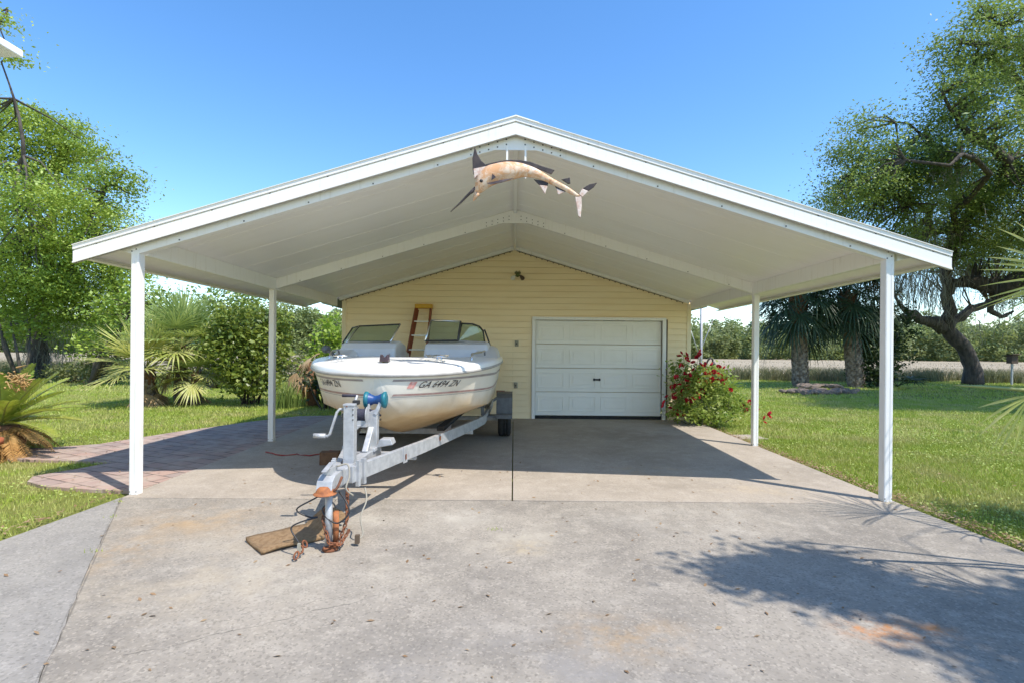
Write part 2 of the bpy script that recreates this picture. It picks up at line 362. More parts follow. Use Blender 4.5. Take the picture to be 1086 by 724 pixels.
class MB:
    """collects shapes in world coordinates; build() links them as ONE mesh object"""
    def __init__(self): self.v = []; self.f = []; self.m = []; self.sm = []; self.mats = []
    def mi(self, m):
        if m not in self.mats: self.mats.append(m)
        return self.mats.index(m)
    def add(self, vs, fs, m, smooth=False):
        n = len(self.v); k = self.mi(m)
        self.v += [tuple(x) for x in vs]
        for f in fs:
            self.f.append(tuple(i + n for i in f)); self.m.append(k); self.sm.append(smooth)
    def box(self, c, s, m, rot=None):
        x, y, z = s[0]/2, s[1]/2, s[2]/2
        vs = [Vector(p) for p in ((-x,-y,-z),(x,-y,-z),(x,y,-z),(-x,y,-z),(-x,-y,z),(x,-y,z),(x,y,z),(-x,y,z))]
        if rot is not None: vs = [rot @ p for p in vs]
        c = Vector(c)
        self.add([p + c for p in vs], [(0,3,2,1),(4,5,6,7),(0,1,5,4),(1,2,6,5),(2,3,7,6),(3,0,4,7)], m)
    def bar(self, p0, p1, w, h, m, up=(0, 0, 1)):
        p0 = Vector(p0); p1 = Vector(p1); d = (p1 - p0); L = d.length; d.normalize()
        s = d.cross(Vector(up))
        if s.length < 1e-4: s = d.cross(Vector((0, 1, 0)))
        s.normalize(); u = s.cross(d)
        vs = []
        for p in (p0, p1):
            for a, b in ((-1,-1),(1,-1),(1,1),(-1,1)): vs.append(p + s*(a*w/2) + u*(b*h/2))
        self.add(vs, [(3,2,1,0),(4,5,6,7),(0,1,5,4),(1,2,6,5),(2,3,7,6),(3,0,4,7)], m)
    def tube(self, pts, r, m, n=8, smooth=True, caps=True, jit=0.0, rng=None):
        pts = [Vector(p) for p in pts]; k = len(pts)
        if not hasattr(r, '__len__'): r = [r]*k
        d0 = (pts[1]-pts[0]).normalized()
        ref = Vector((0,0,1)) if abs(d0.z) < .9 else Vector((1,0,0))
        vs = []; nrm = None
        for i, p in enumerate(pts):
            d = (pts[min(i+1,k-1)] - pts[max(i-1,0)]).normalized()
            if nrm is None: nrm = (ref - d*ref.dot(d)).normalized()
            else:
                nrm = nrm - d*nrm.dot(d)
                nrm = nrm.normalized() if nrm.length > 1e-5 else (ref - d*ref.dot(d)).normalized()
            b = d.cross(nrm)
            for j in range(n):
                a = 2*PI*j/n
                rr = r[i] * (1 + (rng.uniform(-jit, jit) if rng else 0))
                vs.append(p + (nrm*math.cos(a) + b*math.sin(a))*rr)
        fs = [(i*n+j, i*n+(j+1)%n, (i+1)*n+(j+1)%n, (i+1)*n+j) for i in range(k-1) for j in range(n)]
        self.add(vs, fs, m, smooth)
        if caps:
            self.add(vs[:n], [tuple(range(n))[::-1]], m); self.add(vs[-n:], [tuple(range(n))], m)
    def cyl(self, p0, p1, r, m, n=16, smooth=True): self.tube([p0, p1], r, m, n, smooth)
    def lathe(self, c, prof, m, n=20, axis='Z', smooth=True):
        c = Vector(c); vs = []
        for (r, h) in prof:
            for j in range(n):
                a = 2*PI*j/n; x, y = r*math.cos(a), r*math.sin(a)
                q = {'Z': (x, y, h), 'X': (h, x, y), 'Y': (x, h, y)}[axis]
                vs.append(c + Vector(q))
        k = len(prof)
        self.add(vs, [(i*n+j, i*n+(j+1)%n, (i+1)*n+(j+1)%n, (i+1)*n+j) for i in range(k-1) for j in range(n)], m, smooth)
    def prism(self, poly, d, m):
        """closed planar outline (3-D points) pushed along d"""
        n = len(poly); d = Vector(d); a = [Vector(p) for p in poly]; b = [p + d for p in a]
        self.add(a + b, [tuple(range(n))[::-1], tuple(range(n, 2*n))] + [(i, (i+1)%n, n+(i+1)%n, n+i) for i in range(n)], m)
    def grid(self, rows, m, smooth=True, close=False):
        k = len(rows); n = len(rows[0]); vs = [p for r in rows for p in r]
        fs = [(i*n+j, i*n+j+1, (i+1)*n+j+1, (i+1)*n+j) for i in range(k-1) for j in range(n-1)]
        if close: fs += [(i*n+n-1, i*n, (i+1)*n, (i+1)*n+n-1) for i in range(k-1)]
        self.add(vs, fs, m, smooth)
    def sheet(self, pts, m): self.add(pts, [tuple(range(len(pts)))], m)
    def build(self, name, parent=None, bevel=0, fix=True):
        me = bpy.data.meshes.new(name)
        b = base_of(parent)
        me.from_pydata([(x-b.x, y-b.y, z-b.z) for x, y, z in self.v], [], self.f)
        for mm in self.mats: me.materials.append(MT[mm] if isinstance(mm, str) else mm)
        me.polygons.foreach_set('material_index', self.m)
        me.polygons.foreach_set('use_smooth', self.sm)
        if fix:
            bm = bmesh.new(); bm.from_mesh(me)
            bmesh.ops.remove_doubles(bm, verts=bm.verts, dist=1e-5)
            bmesh.ops.recalc_face_normals(bm, faces=bm.faces)
            bm.to_mesh(me); bm.free()
        me.update()
        o = bpy.data.objects.new(name, me); C.objects.link(o)
        if parent is not None: o.parent = parent
        if bevel:
            md = o.modifiers.new('bevel', 'BEVEL'); md.width = bevel; md.segments = 2; md.limit_method = 'ANGLE'; md.angle_limit = R(35)
        return o

def np_mesh(name, verts, nper, m, parent=None, smooth=False):
    """verts: (N*nper,3) array, each run of nper vertices is one face"""
    V = np.asarray(verts, dtype=np.float32).copy()
    b = base_of(parent); V -= np.array((b.x, b.y, b.z), dtype=np.float32)
    nv = len(V); nf = nv // nper
    me = bpy.data.meshes.new(name)
    me.vertices.add(nv); me.vertices.foreach_set('co', V.ravel())
    me.loops.add(nv); me.loops.foreach_set('vertex_index', np.arange(nv, dtype=np.int32))
    me.polygons.add(nf); me.polygons.foreach_set('loop_start', np.arange(0, nv, nper, dtype=np.int32))
    me.update(calc_edges=True)
    me.materials.append(MT[m])
    o = bpy.data.objects.new(name, me); C.objects.link(o)
    if parent is not None: o.parent = parent
    return o

def structure(o): o['kind'] = 'structure'; return o
def stuff(o): o['kind'] = 'stuff'; return o

def unit_rand(rng, n):
    v = rng.normal(size=(n, 3)); return v / np.linalg.norm(v, axis=1)[:, None]

def leaf_quads(cent, size, rng, aspect=.5, up=.3):
    """one rhombic leaf per centre, facing anyhow but tending upward"""
    n = len(cent)
    nr = unit_rand(rng, n); nr[:, 2] = np.abs(nr[:, 2]) + up; nr /= np.linalg.norm(nr, axis=1)[:, None]
    a = np.cross(nr, unit_rand(rng, n)); a /= (np.linalg.norm(a, axis=1)[:, None] + 1e-9)
    b = np.cross(nr, a)
    s = (size * rng.uniform(.6, 1.35, n))[:, None]
    q = np.empty((n, 4, 3))
    q[:, 0] = cent - a*s*.5; q[:, 1] = cent + b*s*aspect*.5 - a*s*.05
    q[:, 2] = cent + a*s*.5 - nr*s*.08; q[:, 3] = cent - b*s*aspect*.5 - a*s*.05
    return q.reshape(-1, 3)

def clump_points(rng, blobs, per, sub=(.28, .12), n_sub=40, shell=.55, flat=.7):
    """blobs: (centre, (rx,ry,rz)). Leaf tufts sit mostly in the outer part of each blob, leaves gather in tufts"""
    out = []; tufts = []
    for c, r in blobs:
        k = int(n_sub * (r[0]*r[1]*r[2])**(2/3.) + 6)
        u = unit_rand(rng, k) * (rng.uniform(shell, 1.05, k)**.6)[:, None]
        t = np.array(c)[None] + u * np.array(r)[None]
        tufts.append(t)
    T = np.concatenate(tufts)
    n = len(T)
    rad = rng.uniform(sub[1], sub[0], n)
    idx = np.repeat(np.arange(n), per)
    off = rng.normal(size=(len(idx), 3)) * np.array((1, 1, flat))
    P = T[idx] + off * rad[idx][:, None]
    return P, T

def twigs(mb, rng, T, nodes, m='twig', share=.25, r0=.03):
    """thin branches from the nearest limb point out to leaf tufts"""
    N = np.array([list(p) for p in nodes])
    pick = rng.choice(len(T), int(len(T)*share), replace=False)
    for i in pick:
        d = np.linalg.norm(N - T[i], axis=1); j = d.argmin()
        a = Vector(N[j]); b = Vector(T[i]); L = (b - a).length
        if L < .2: continue
        mid = a.lerp(b, .5) + Vector(rng.normal(size=3)*L*.08) + Vector((0, 0, L*.06))
        mb.tube([a, mid, b], [r0, r0*.6, r0*.25], m, 4, True, False)

def rough_path(rng, pts, n=4, amp=.06):
    out = [Vector(pts[0])]
    for a, b in zip(pts[:-1], pts[1:]):
        a = Vector(a); b = Vector(b); L = (b-a).length
        for k in range(1, n+1):
            p = a.lerp(b, k/n)
            if k < n: p += Vector(rng.normal(size=3)*L*amp)
            out.append(p)
    return out

# ================================================================== SETTING
SLOPE = .07/5.5
def floor_z(y): return max(0, (y-4.9)*SLOPE)

b = MB(); b.sheet([(-400, -60, -.03), (400, -60, -.03), (400, 700, -.03), (-400, 700, -.03)], 'ground')
structure(b.build('ground'))
b = MB()
ys = [34, 60, 110, 180, 260, 420]
rows = [[(x, y + (3*math.sin(x*.08) if y == 34 else 0), -.01) for x in range(-400, 401, 8)] for y in ys]
b.grid(rows, 'marsh'); structure(b.build('marsh'))

def slab(name, poly, m, top=None, thick=.12):
    b = MB(); n = len(poly)
    zt = [(floor_z(y) if top is None else top) for x, y in poly]
    t = [(x, y, z) for (x, y), z in zip(poly, zt)]; u = [(x, y, z-thick) for x, y, z in t]
    b.add(t+u, [tuple(range(n)), tuple(range(n, 2*n))[::-1]] + [(i, (i+1) % n, n+(i+1) % n, n+i) for i in range(n)], m)
    return structure(b.build(name, bevel=.004))
rgj = np.random.default_rng(8)
crk = []
for i in range(41):
    t = i/40; crk.append((-3.70+(1.72)*t + rgj.normal()*.003 + .006*math.sin(t*9), 4.84-2.70*t))
crk += [(-1.4, 1.2), (-1.2, -4)]
slab('driveway', [(3.70, -4), (3.70, 4.868)] + crk, 'apron', 0)
slab('concrete_strip', [(x-.001-abs(rgj.normal())*.0015, y) for x, y in crk[:-2]][::-1] + [(-3.72, 4.84), (-3.74, 3.3), (-3.78, 0), (-3.8, -4), (-1.215, -4), (-1.415, 1.2)], 'strip', -.004)
slab('carport_floor', [(-.008, 4.88), (-.008, 10.44), (-3.69, 10.44), (-3.70, 4.852)], 'slab')
slab('carport_floor', [(3.70, 4.88), (3.66, 10.44), (.004, 10.44), (.004, 4.88)], 'slab')
slab('side_path', [(3.72, 8.55), (3.72, 9.0), (4.25, 9.05), (4.3, 8.62)], 'slab', .004)
slab('paver_patio', [(-3.71, 5.06), (-3.71, 11.2), (-4.6, 11.0), (-5.2, 10.0), (-5.75, 8.7), (-6.1, 7.55), (-6.6, 7.2), (-8.2, 7.1), (-8.2, 6.55), (-6.3, 6.45),
     (-5.5, 6.4), (-4.95, 6.33), (-5.05, 6.05), (-5.25, 5.6), (-5.1, 5.38), (-4.75, 5.2), (-4.2, 5.1)], 'paver', .006, .1)

# ================================================================== CARPORT
RZ = 3.56      # underside of the roof panels at the ridge
K = .300       # pitch
YF, YM, YW = 4.97, 7.75, 10.42     # front, middle, wall trusses
def uz(x): return RZ - K*abs(x)
car = thing('carport', 'white open sided metal carport with gable roof on slim posts before the garage', 'carport', (0, YF, 0))
for s in (-1, 1):
    RX = 4.19 if s < 0 else 4.145
    b = MB()
    t = .072
    b.prism([(0, 4.90, RZ), (s*RX, 4.90, uz(RX)), (s*RX, 4.90, uz(RX)+t), (0, 4.90, RZ+t)], (0, 5.50, 0), 'ceiling')
    b.build('roof_panel', car)
    b = MB()       # seams of the interlocking ceiling panels
    for y in (5.55, 6.16, 6.77, 7.38, 8.35, 8.96, 9.57, 10.1):
        b.bar((s*.06, y, uz(.06)-.0015), (s*4.1, y, uz(4.1)-.0015), .007, .003, 'ceiling')
    b.build('panel_seam', car)
    b = MB()       # front fascia: lower band, lip, upper drip edge
    def band(y, th, lo, hi, x1=None, m='white'):
        x1 = RX+.012
        b.prism([(0, y, RZ+lo), (s*x1, y, uz(x1)+lo), (s*x1, y, uz(x1)+hi), (0, y, RZ+hi)], (0, th, 0), m)
    band(4.868, .030, -.088, .026)
    band(4.860, .038, -.088, -.073)
    band(4.885, .013, .026, .040)
    band(4.862, .036, .040, .080)
    band(4.852, .30, .080, .086)
    for i in range(8):
        x = .14 + i*.55
        b.box((s*x, 4.884, uz(x)+.033), (.014, .006, .014), 'bolt')
    b.build('fascia', car)
    b = MB()       # eave gutter edge
    b.box((s*(RX+.006), 7.64, uz(RX)+.02), (.012, 5.5, .115), 'white')
    b.box((s*(RX-.03), 7.64, uz(RX)-.035), (.06, 5.5, .006), 'white')
    b.build('eave_trim', car)
    b = MB()       # beam along the posts
    for y0, y1 in ((YF+.04, YM-.04), (YM+.04, YW-.04)):
        zt = uz(3.62) - .004
        b.prism([(s*3.585, y0, uz(3.585)-.002), (s*3.66, y0, uz(3.66)-.002), (s*3.66, y0, zt-.16), (s*3.585, y0, zt-.16)], (0, y1-y0, 0), 'white')
    b.build('eave_beam', car)
    for y in (YF, YM):
        b = MB()
        x = s*3.655 if not (s > 0 and y == YF) else 3.617
        z0 = floor_z(y)
        b.box((x, y, (2.465+z0)/2), (.078, .078, 2.465-z0), 'white')
        for dx in (-.022, .022):     # the fluted front face
            b.box((x+dx, y-.0395, (2.30+z0)/2), (.022, .004, 2.28-z0), 'white')
        for dx, dz in ((-.02, 2.40), (.02, 2.40), (-.03, 2.34), (.012, 2.36)):
            b.box((x+dx, y-.041, dz), (.011, .006, .011), 'bolt')
        for q in (-1, 1): b.box((x+q*.03, y-.04, z0+.03), (.010, .006, .010), 'bolt')
        b.build('post', car, bevel=.004)
    b = MB()       # overhang bracket at the front post
    b.prism([(s*3.70, YF-.02, uz(3.7)-.01), (s*3.92, YF-.02, uz(3.92)-.01), (s*3.70, YF-.02, uz(3.7)-.13)], (0, .05, 0), 'white')
    b.build('bracket', car)
for y in (YF, YM, YW):
    for s in (-1, 1):
        b = MB()
        d = .155 if y < 10 else .07
        xo = 3.615 if y < 10 else 3.55
        b.prism([(0, y-.038, RZ-.002), (s*xo, y-.038, uz(xo)-.002), (s*xo, y-.038, uz(xo)-d), (0, y-.038, RZ-d)], (0, .076, 0), 'white')
        if y < 10:
            for i in range(5): b.box((s*(.75+i*.62), y-.04, uz(.75+i*.62)-d+.018), (.012, .006, .012), 'bolt')
        b.build('rafter', car)
    if y < 10:
        b = MB()
        xg = .46
        b.prism([(-xg, y-.046, uz(xg)-.012), (0, y-.046, RZ-.012), (xg, y-.046, uz(xg)-.012), (xg, y-.046, uz(xg)-.150), (.20, y-.046, RZ-.215), (-.20, y-.046, RZ-.215), (-xg, y-.046, uz(xg)-.150)], (0, .007, 0), 'white')
        for s in (-1, 1):
            for i in range(5):
                for q in range(2):
                    x = .09 + i*.085
                    b.box((s*x, y-.047, uz(x)-.085-q*.05), (.012, .006, .012), 'bolt')
        b.build('gusset_plate', car)
b = MB()
b.box((0, (YF+YM)/2, RZ-.035), (.05, YM-YF-.1, .06), 'white'); b.box((0, (YM+YW)/2, RZ-.035), (.05, YW-YM-.1, .06), 'white')
b.build('ridge_beam', car)
b = MB()
for s in (-1, 1):
    b.prism([(0, 4.86, RZ+.088), (s*.22, 4.86, uz(.22)+.088), (s*.22, 4.86, uz(.22)+.094), (0, 4.86, RZ+.096)], (0, 5.5, 0), 'white')
b.build('ridge_cap', car)

# ================================================================== GARAGE
GY = 10.47
GX0, GX1 = -3.50, 3.60
GC = .05
gar = thing('garage', 'cream vinyl sided garage with gable front and white panelled door', 'garage', (0, GY, 0))
DX0, DX1, DZ0, DZ1 = .44, 3.03, .075, 2.07
G_EZ = 2.42
g_top = lambda x: 3.54 - .30*abs(x)
b = MB()
P = .123; z = .06
while z < 3.5:
    z1 = z + P
    def run(x0, x1, x0t=None, x1t=None):
        x0t = x0 if x0t is None else x0t; x1t = x1 if x1t is None else x1t
        zq = z+.010; b.add([(x0, GY-.024, zq), (x1, GY-.024, zq), (x1t, GY-.008, z1), (x0t, GY-.008, z1), (x0, GY-.001, zq), (x1, GY-.001, zq)], [(0, 1, 2, 3), (0, 4, 5, 1)], 'siding')
    lim = lambda zz: max(0.0, (3.54 - zz)/.30)
    xa, xb = max(GX0, -lim(z)), min(GX1, lim(z)); xat, xbt = max(GX0, -lim(z1)), min(GX1, lim(z1))
    if xb - xa > .05:
        if z < DZ1 + .05:
            run(xa, DX0-.08, xat, None); run(DX1+.08, xb, None, xbt)
        else: run(xa, xb, xat, xbt)
    z = z1
b.build('siding', gar)
b = MB()       # shell behind the siding
x0, x1 = GX0, GX1
b.sheet([(x0, GY, 0), (DX0-.05, GY, 0), (DX0-.05, GY, DZ1+.05), (DX1+.05, GY, DZ1+.05), (DX1+.05, GY, 0), (x1, GY, 0), (x1, GY, 2.46), (0, GY, 3.54), (x0, GY, 2.49)], 'siding')
b.sheet([(x0, GY, 0), (x0, GY+8, 0), (x0, GY+8, 2.49), (x0, GY, 2.49)], 'siding')
b.sheet([(x1, GY, 0), (x1, GY+8, 0), (x1, GY+8, 2.46), (x1, GY, 2.46)], 'siding')
b.sheet([(x0, GY+8, 0), (x1, GY+8, 0), (x1, GY+8, 2.46), (0, GY+8, 3.54), (x0, GY+8, 2.49)], 'siding')
b.build('wall', gar, fix=False)
b = MB()
for s in (-1, 1):
    b.prism([(0, GY+.02, 3.55), (s*3.95, GY+.02, 3.55-.3*3.95), (s*3.95, GY+.02, 3.65-.3*3.95), (0, GY+.02, 3.65)], (0, 8.3, 0), 'shingle')
b.build('roof', gar)
for x in (GX0+.03, GX1-.03):
    b = MB(); b.box((x, GY-.012, 1.24), (.085, .035, 2.36), 'trimcream'); b.build('corner_trim', gar, bevel=.004)
for s in (-1, 1):   # toothed edge where siding meets the gable trim
    b = MB(); up, lo = [], []
    xx = .04
    while xx < 3.42:
        zt = lambda x: uz(x)-.074
        up.append((s*xx, GY-.034, zt(xx)))
        for x, d in ((xx, .006), (xx+.050, .006), (xx+.050, .026), (xx+.066, .026), (xx+.066, .006)): lo.append((s*x, GY-.034, zt(x)-d))
        xx += .115
    b.prism(up + lo[::-1], (0, .016, 0), 'brownmetal')
    b.build('gable_edging', gar)
b = MB()       # door frame
b.box((DX0-.035, GY-.022, 1.06), (.07, .06, 2.05), 'white'); b.box((DX1+.035, GY-.022, 1.06), (.07, .06, 2.05), 'white')
b.box(((DX0+DX1)/2, GY-.022, DZ1+.033), (DX1-DX0+.14, .062, .062), 'white')
b.box((DX1+.085, GY-.024, 1.06), (.03, .05, 2.08), 'brownmetal')
b.build('door_frame', gar, bevel=.004)
b = MB()       # dark strip of the door's rubber foot
b.box(((DX0+DX1)/2, GY+.045, DZ0+.02), (DX1-DX0-.01, .04, .06), 'rubber'); b.build('door_seal', gar)
b = MB()       # sectional door
dw = DX1 - DX0; zb = DZ0 + .055; sh = (DZ1 - zb)/4
for i in range(4):
    za = zb + i*sh + .004; zz = zb + (i+1)*sh - .004
    yf = GY + .035
    b.box(((DX0+DX1)/2, yf+.02, (za+zz)/2), (dw-.012, .04, zz-za), 'doorwhite')
    cw = dw/4
    for j in range(4):
        cx = DX0 + cw*(j+.5); w = cw*.80; h = (zz-za)*.62; cz = (za+zz)/2
        # raised moulding round a sunk field, then a raised centre
        for (ww, hh, y0, tk) in ((w, h, .009, .02),):
            b.box((cx, yf-.004, cz+hh/2), (ww+.03, .010, .022), 'doorwhite'); b.box((cx, yf-.004, cz-hh/2), (ww+.03, .010, .022), 'doorwhite')
            b.box((cx-ww/2, yf-.004, cz), (.022, .010, hh-.022), 'doorwhite'); b.box((cx+ww/2, yf-.004, cz), (.022, .010, hh-.022), 'doorwhite')
        b.box((cx, yf-.002, cz), (w-.13, .008, h-.12), 'doorwhite')
door = b.build('garage_door', gar, bevel=.004)
b = MB()
hx = DX0+dw*.5-.03; hz = zb+1.53*sh
b.box((hx, GY+.018, hz), (.15, .025, .035), 'black'); b.box((hx-.055, GY+.02, hz), (.03, .035, .05), 'black'); b.box((hx+.055, GY+.02, hz), (.03, .035, .05), 'black')
b.build('handle', door, bevel=.004)
b = MB()       # inside of the garage behind the door
fl = MB()
# twin flood light
p = at(549, 292, GY-.03)
b = MB(); b.lathe((p.x, GY-.02, p.z), [(0, -.05), (.035, -.045), (.04, -.02), (.04, .01)], 'green', 16, 'Y')
fx = b.build('flood_light', gar)
for s, mm in ((-1, 'lens'), (1, 'brownmetal')):
    b = MB()
    b.tube([(p.x+s*.04, GY-.06, p.z-.01), (p.x+s*.075, GY-.09, p.z-.035)], .014, 'green', 8)
    b.tube([(p.x+s*.06, GY-.08, p.z-.02), (p.x+s*.085, GY-.115, p.z-.055), (p.x+s*.10, GY-.15, p.z-.085)], [.022, .036, .044], 'brownmetal' if s > 0 else 'lens', 14)
    b.build('lamp_head', fx)
b = MB()
for i in range(7): b.tube([(p.x-.05+i*.017, GY-.06, p.z+.02), (p.x-.055+i*.018, GY-.07, p.z+.06+.012*(i % 3)), (p.x-.06+i*.02, GY-.09, p.z+.045)], [.008, .006, .003], 'green', 4)
b.build('nest_straw', fx)
for (px, py) in ((548, 364), (547, 408)):
    q = at(px, py, GY-.03)
    b = MB()
    b.box((q.x, GY-.03, q.z), (.075, .03, .12), 'boxgrey'); b.box((q.x, GY-.048, q.z+.01), (.05, .012, .075), 'boxgrey'); b.box((q.x, GY-.055, q.z-.005), (.022, .01, .035), 'black')
    b.build('outlet_box', gar, bevel=.004)
b = MB()       # wall conduit joint in the siding
b.box((-.02, GY-.018, .95), (.006, .004, 1.7), 'trimcream'); b.build('siding_joint', gar)

# ================================================================== MAIN HOUSE (roof corner at upper left)
hp = at(25, 60, 6.0)
hou = thing('main_house', 'white roof overhang of the main house at the left edge above the oak', 'house', (-6.6, 3.0, 0))
b = MB()
b.prism([(hp.x, hp.y, hp.z-.02), (hp.x, hp.y, hp.z+.06), (hp.x-.22, hp.y, hp.z+.16), (hp.x-4, hp.y, hp.z+1.6), (hp.x-4, hp.y, hp.z-.02)], (0, -9.5, 0), 'white')
b.build('roof_overhang', hou, bevel=.01)
b = MB(); b.box((hp.x-2.9, hp.y-5, hp.z/2-.05), (4.0, 8.4, hp.z-.02), 'siding'); b.build('wall', hou)

# ================================================================== MOTORBOAT
BX, BY = -1.30, 4.87
LOA = 5.2
def sm(t): t = max(0, min(1, t)); return t*t*(3-2*t)
def hb(s):
    u = min(s/1.75, 1)
    return 1.10*(max(0, 1-(1-u)**2.2))**.60 * (1 - .04*sm((s-3)/2.2))
def hzs(s): return 1.175 + .085*sm(s/1.7)
KZ = [(0, 1.175), (.02, 1.05), (.05, .95), (.10, .85), (.21, .71), (.40, .625), (.73, .535), (1.1, .468), (1.5, .415), (2.2, .38), (3, .375), (6, .375)]
def interp(tab, s):
    for (a, x), (c, y) in zip(tab[:-1], tab[1:]):
        if s <= c: return x + (y-x)*(s-a)/(c-a)
    return tab[-1][1]
def hzk(s): return interp(KZ, s)
def hc(s): return hb(s)*(.36 + .53*sm(s/1.25))
def hzc(s): return hzk(s) + (hzs(s)-hzk(s))*(.12 + .29*sm(s/1.1))
def topside(s, t, side, off=0.0):
    """point on the topside; t=0 at the chine, 1 at the sheer"""
    c, bb = hc(s), hb(s)
    w = c + (bb-c)*(t**.75)
    z = hzc(s) + (hzs(s)-hzc(s))*t
    # outward direction in plan
    e = .02; dn = (hb(s+e)-hb(max(0, s-e)))/(e+min(s, e) if s < e else 2*e)
    nx, ny = 1.0, -dn; L = math.hypot(nx, ny)
    return Vector((BX + side*(w + off*nx/L), BY + s + off*ny/L, z))
def section(s):
    r = []
    zk, zc, c = hzk(s), hzc(s), hc(s)
    for i in range(6):
        t = i/6; r.append((c*t, zk + (zc-zk)*(t**1.15)))
    r.append((c, zc)); r.append((c+.018*min(1, s*3), zc+.012))
    for i in range(1, 9):
        p = topside(s, i/8, 1); r.append((p.x-BX, p.z))
    return r
st = [LOA*(i/52)**2.3 for i in range(53)]
st[0] = .0004
boat = thing('motorboat', 'white and cream bowrider motorboat sitting on its trailer under the carport', 'boat', (BX, BY+2.6, 0))
b = MB()
rows = []
for s in st:
    r = section(s)
    rows.append([(BX-x, BY+s, z) for x, z in r[::-1]] + [(BX+x, BY+s, z) for x, z in r[1:]])
b.grid(rows, 'hull', True)
b.sheet(rows[-1], 'hull')
hull = b.build('hull', boat)
md = hull.modifiers.new('edge', 'EDGE_SPLIT'); md.split_angle = R(40)
# outline running stern-left, bow, stern-right
outl = [(-1, s) for s in st[::-1]] + [(1, s) for s in st[1:]]
def inner(s, side):
    q = .95 + s*(4.95-.95)/LOA
    u = min((q-.95)/.55, 1)
    return side*.76*(max(0, 1-(1-u)**2.6))**.5, q
b = MB(); rings = [[] for _ in range(9)]
for side, s in outl:
    e = .03
    dn = (hb(s+e)-hb(max(0, s-e)))/(e+min(s, e)); L = math.hypot(1, dn); nx, ny = 1/L, -dn/L
    if s < .003: nx, ny = 0, -1
    def off(o, z): return (BX + side*(hb(s)+o*nx), BY + s + o*ny, z)
    zs = hzs(s)
    rings[0].append(off(.0, zs)); rings[1].append(off(.022, zs+.012)); rings[2].append(off(.020, zs+.045)); rings[3].append(off(.0, zs+.066))
    rings[4].append(off(-.05, zs+.080))
    o4 = off(-.05, zs+.080); ix, iy = inner(s, side)
    zi = 1.345 + .015*sm((s-.3)/1)
    for k, t in ((5, .35), (6, .75), (7, 1.0)):
        rings[k].append((o4[0]+(BX+ix-o4[0])*t, o4[1]+(BY+iy-o4[1])*t, o4[2]+(zi-o4[2])*math.sin(t*PI/2)))
    rings[8].append((BX+ix*.97, BY+iy+.02*(1 if s < .5 else 0), .80))
b.grid(rings, 'gelcoat', True)
deck = b.build('deck', boat)
md = deck.modifiers.new('edge', 'EDGE_SPLIT'); md.split_angle = R(50)
b = MB(); b.sheet(rings[8], 'greygel'); b.build('cockpit_floor', boat, fix=False)
b = MB(); b.tube([topside(s, 1, side, .012) + Vector((0, 0, 0)) for side, s in outl], .019, 'rubrail', 8); b.build('rub_rail', boat)
def hull_ribbon(name, t0, t1, m, s0=.03, s1=LOA-.02, off=.003, sides=(-1, 1), taper=False):
    b = MB()
    for side in sides:
        ss = [s for s in st if s0 <= s <= s1]
        ra = [topside(s, t0(s), side, off) for s in ss]; rb = [topside(s, t1(s), side, off) for s in ss]
        b.grid([ra, rb], m, True)
    return b.build(name, boat, fix=False)
def tz(z): return lambda s: (z-hzc(s))/(hzs(s)-hzc(s))
hull_ribbon('upper_stripe', lambda s: tz(1.115+.02*sm(s/1.2))(s), lambda s: tz(1.134+.028*sm(s/1.2))(s), 'stripe', .035)
hull_ribbon('lower_stripe', tz(.972), tz(.992), 'maroon', .052)
hull_ribbon('stripe_light', tz(.955), tz(.962), 'rubrail', .06)
# lettering bent round the bow
arc = [(0, 0)]
ps = 0; pw = 0; acc = 0
for i in range(1, 600):
    s = i*.003; w = hb(s); acc += math.hypot(s-ps, w-pw); arc.append((acc, s)); ps, pw = s, w
def s_of_arc(a):
    for (a0, s0), (a1, s1) in zip(arc[:-1], arc[1:]):
        if a <= a1: return s0 + (s1-s0)*(a-a0)/(a1-a0)
    return arc[-1][1]
def hull_text(txt, side, a0, height, z_base, m, name):
    cu = bpy.data.curves.new('lettering', 'FONT'); cu.body = txt; cu.size = height/.70; cu.shear = .28; cu.resolution_u = 6; cu.offset = .0003; cu.space_character = 1.05
    o = bpy.data.objects.new('lettering', cu); C.objects.link(o)
    dg = bpy.context.evaluated_depsgraph_get(); me = bpy.data.meshes.new_from_object(o.evaluated_get(dg))
    bpy.data.objects.remove(o); bpy.data.curves.remove(cu)
    bm = bmesh.new(); bm.from_mesh(me); bmesh.ops.triangulate(bm, faces=bm.faces)
    bmesh.ops.subdivide_edges(bm, edges=[e for e in bm.edges if e.calc_length() > .025], cuts=1)
    bmesh.ops.triangulate(bm, faces=bm.faces)
    W = max(v.co.x for v in bm.verts)
    bs = base_of(boat)
    for v in bm.verts:
        a = a0 + (v.co.x if side > 0 else W - v.co.x)
        s = s_of_arc(a)
        t = (z_base + v.co.y - hzc(s))/(hzs(s)-hzc(s))
        v.co = topside(s, t, side, .006) - bs
    bm.to_mesh(me); bm.free()
    me.materials.clear(); me.materials.append(MT[m])
    o = bpy.data.objects.new(name, me); C.objects.link(o); o.parent = boat
    return o
hull_text('GA 6494 ZN', 1, .46, .066, 1.048, 'ink', 'registration_lettering')
hull_text('GA 6494 ZN', -1, .52, .066, 1.048, 'ink', 'registration_lettering')
b = MB()
aa = [s_of_arc(.355+.009*i) for i in range(9)]
b.grid([[topside(s, tz(1.045)(s), 1, .003) for s in aa], [topside(s, tz(1.112)(s), 1, .003) for s in aa]], 'pink', True)
b.build('registration_decal', boat, fix=False)
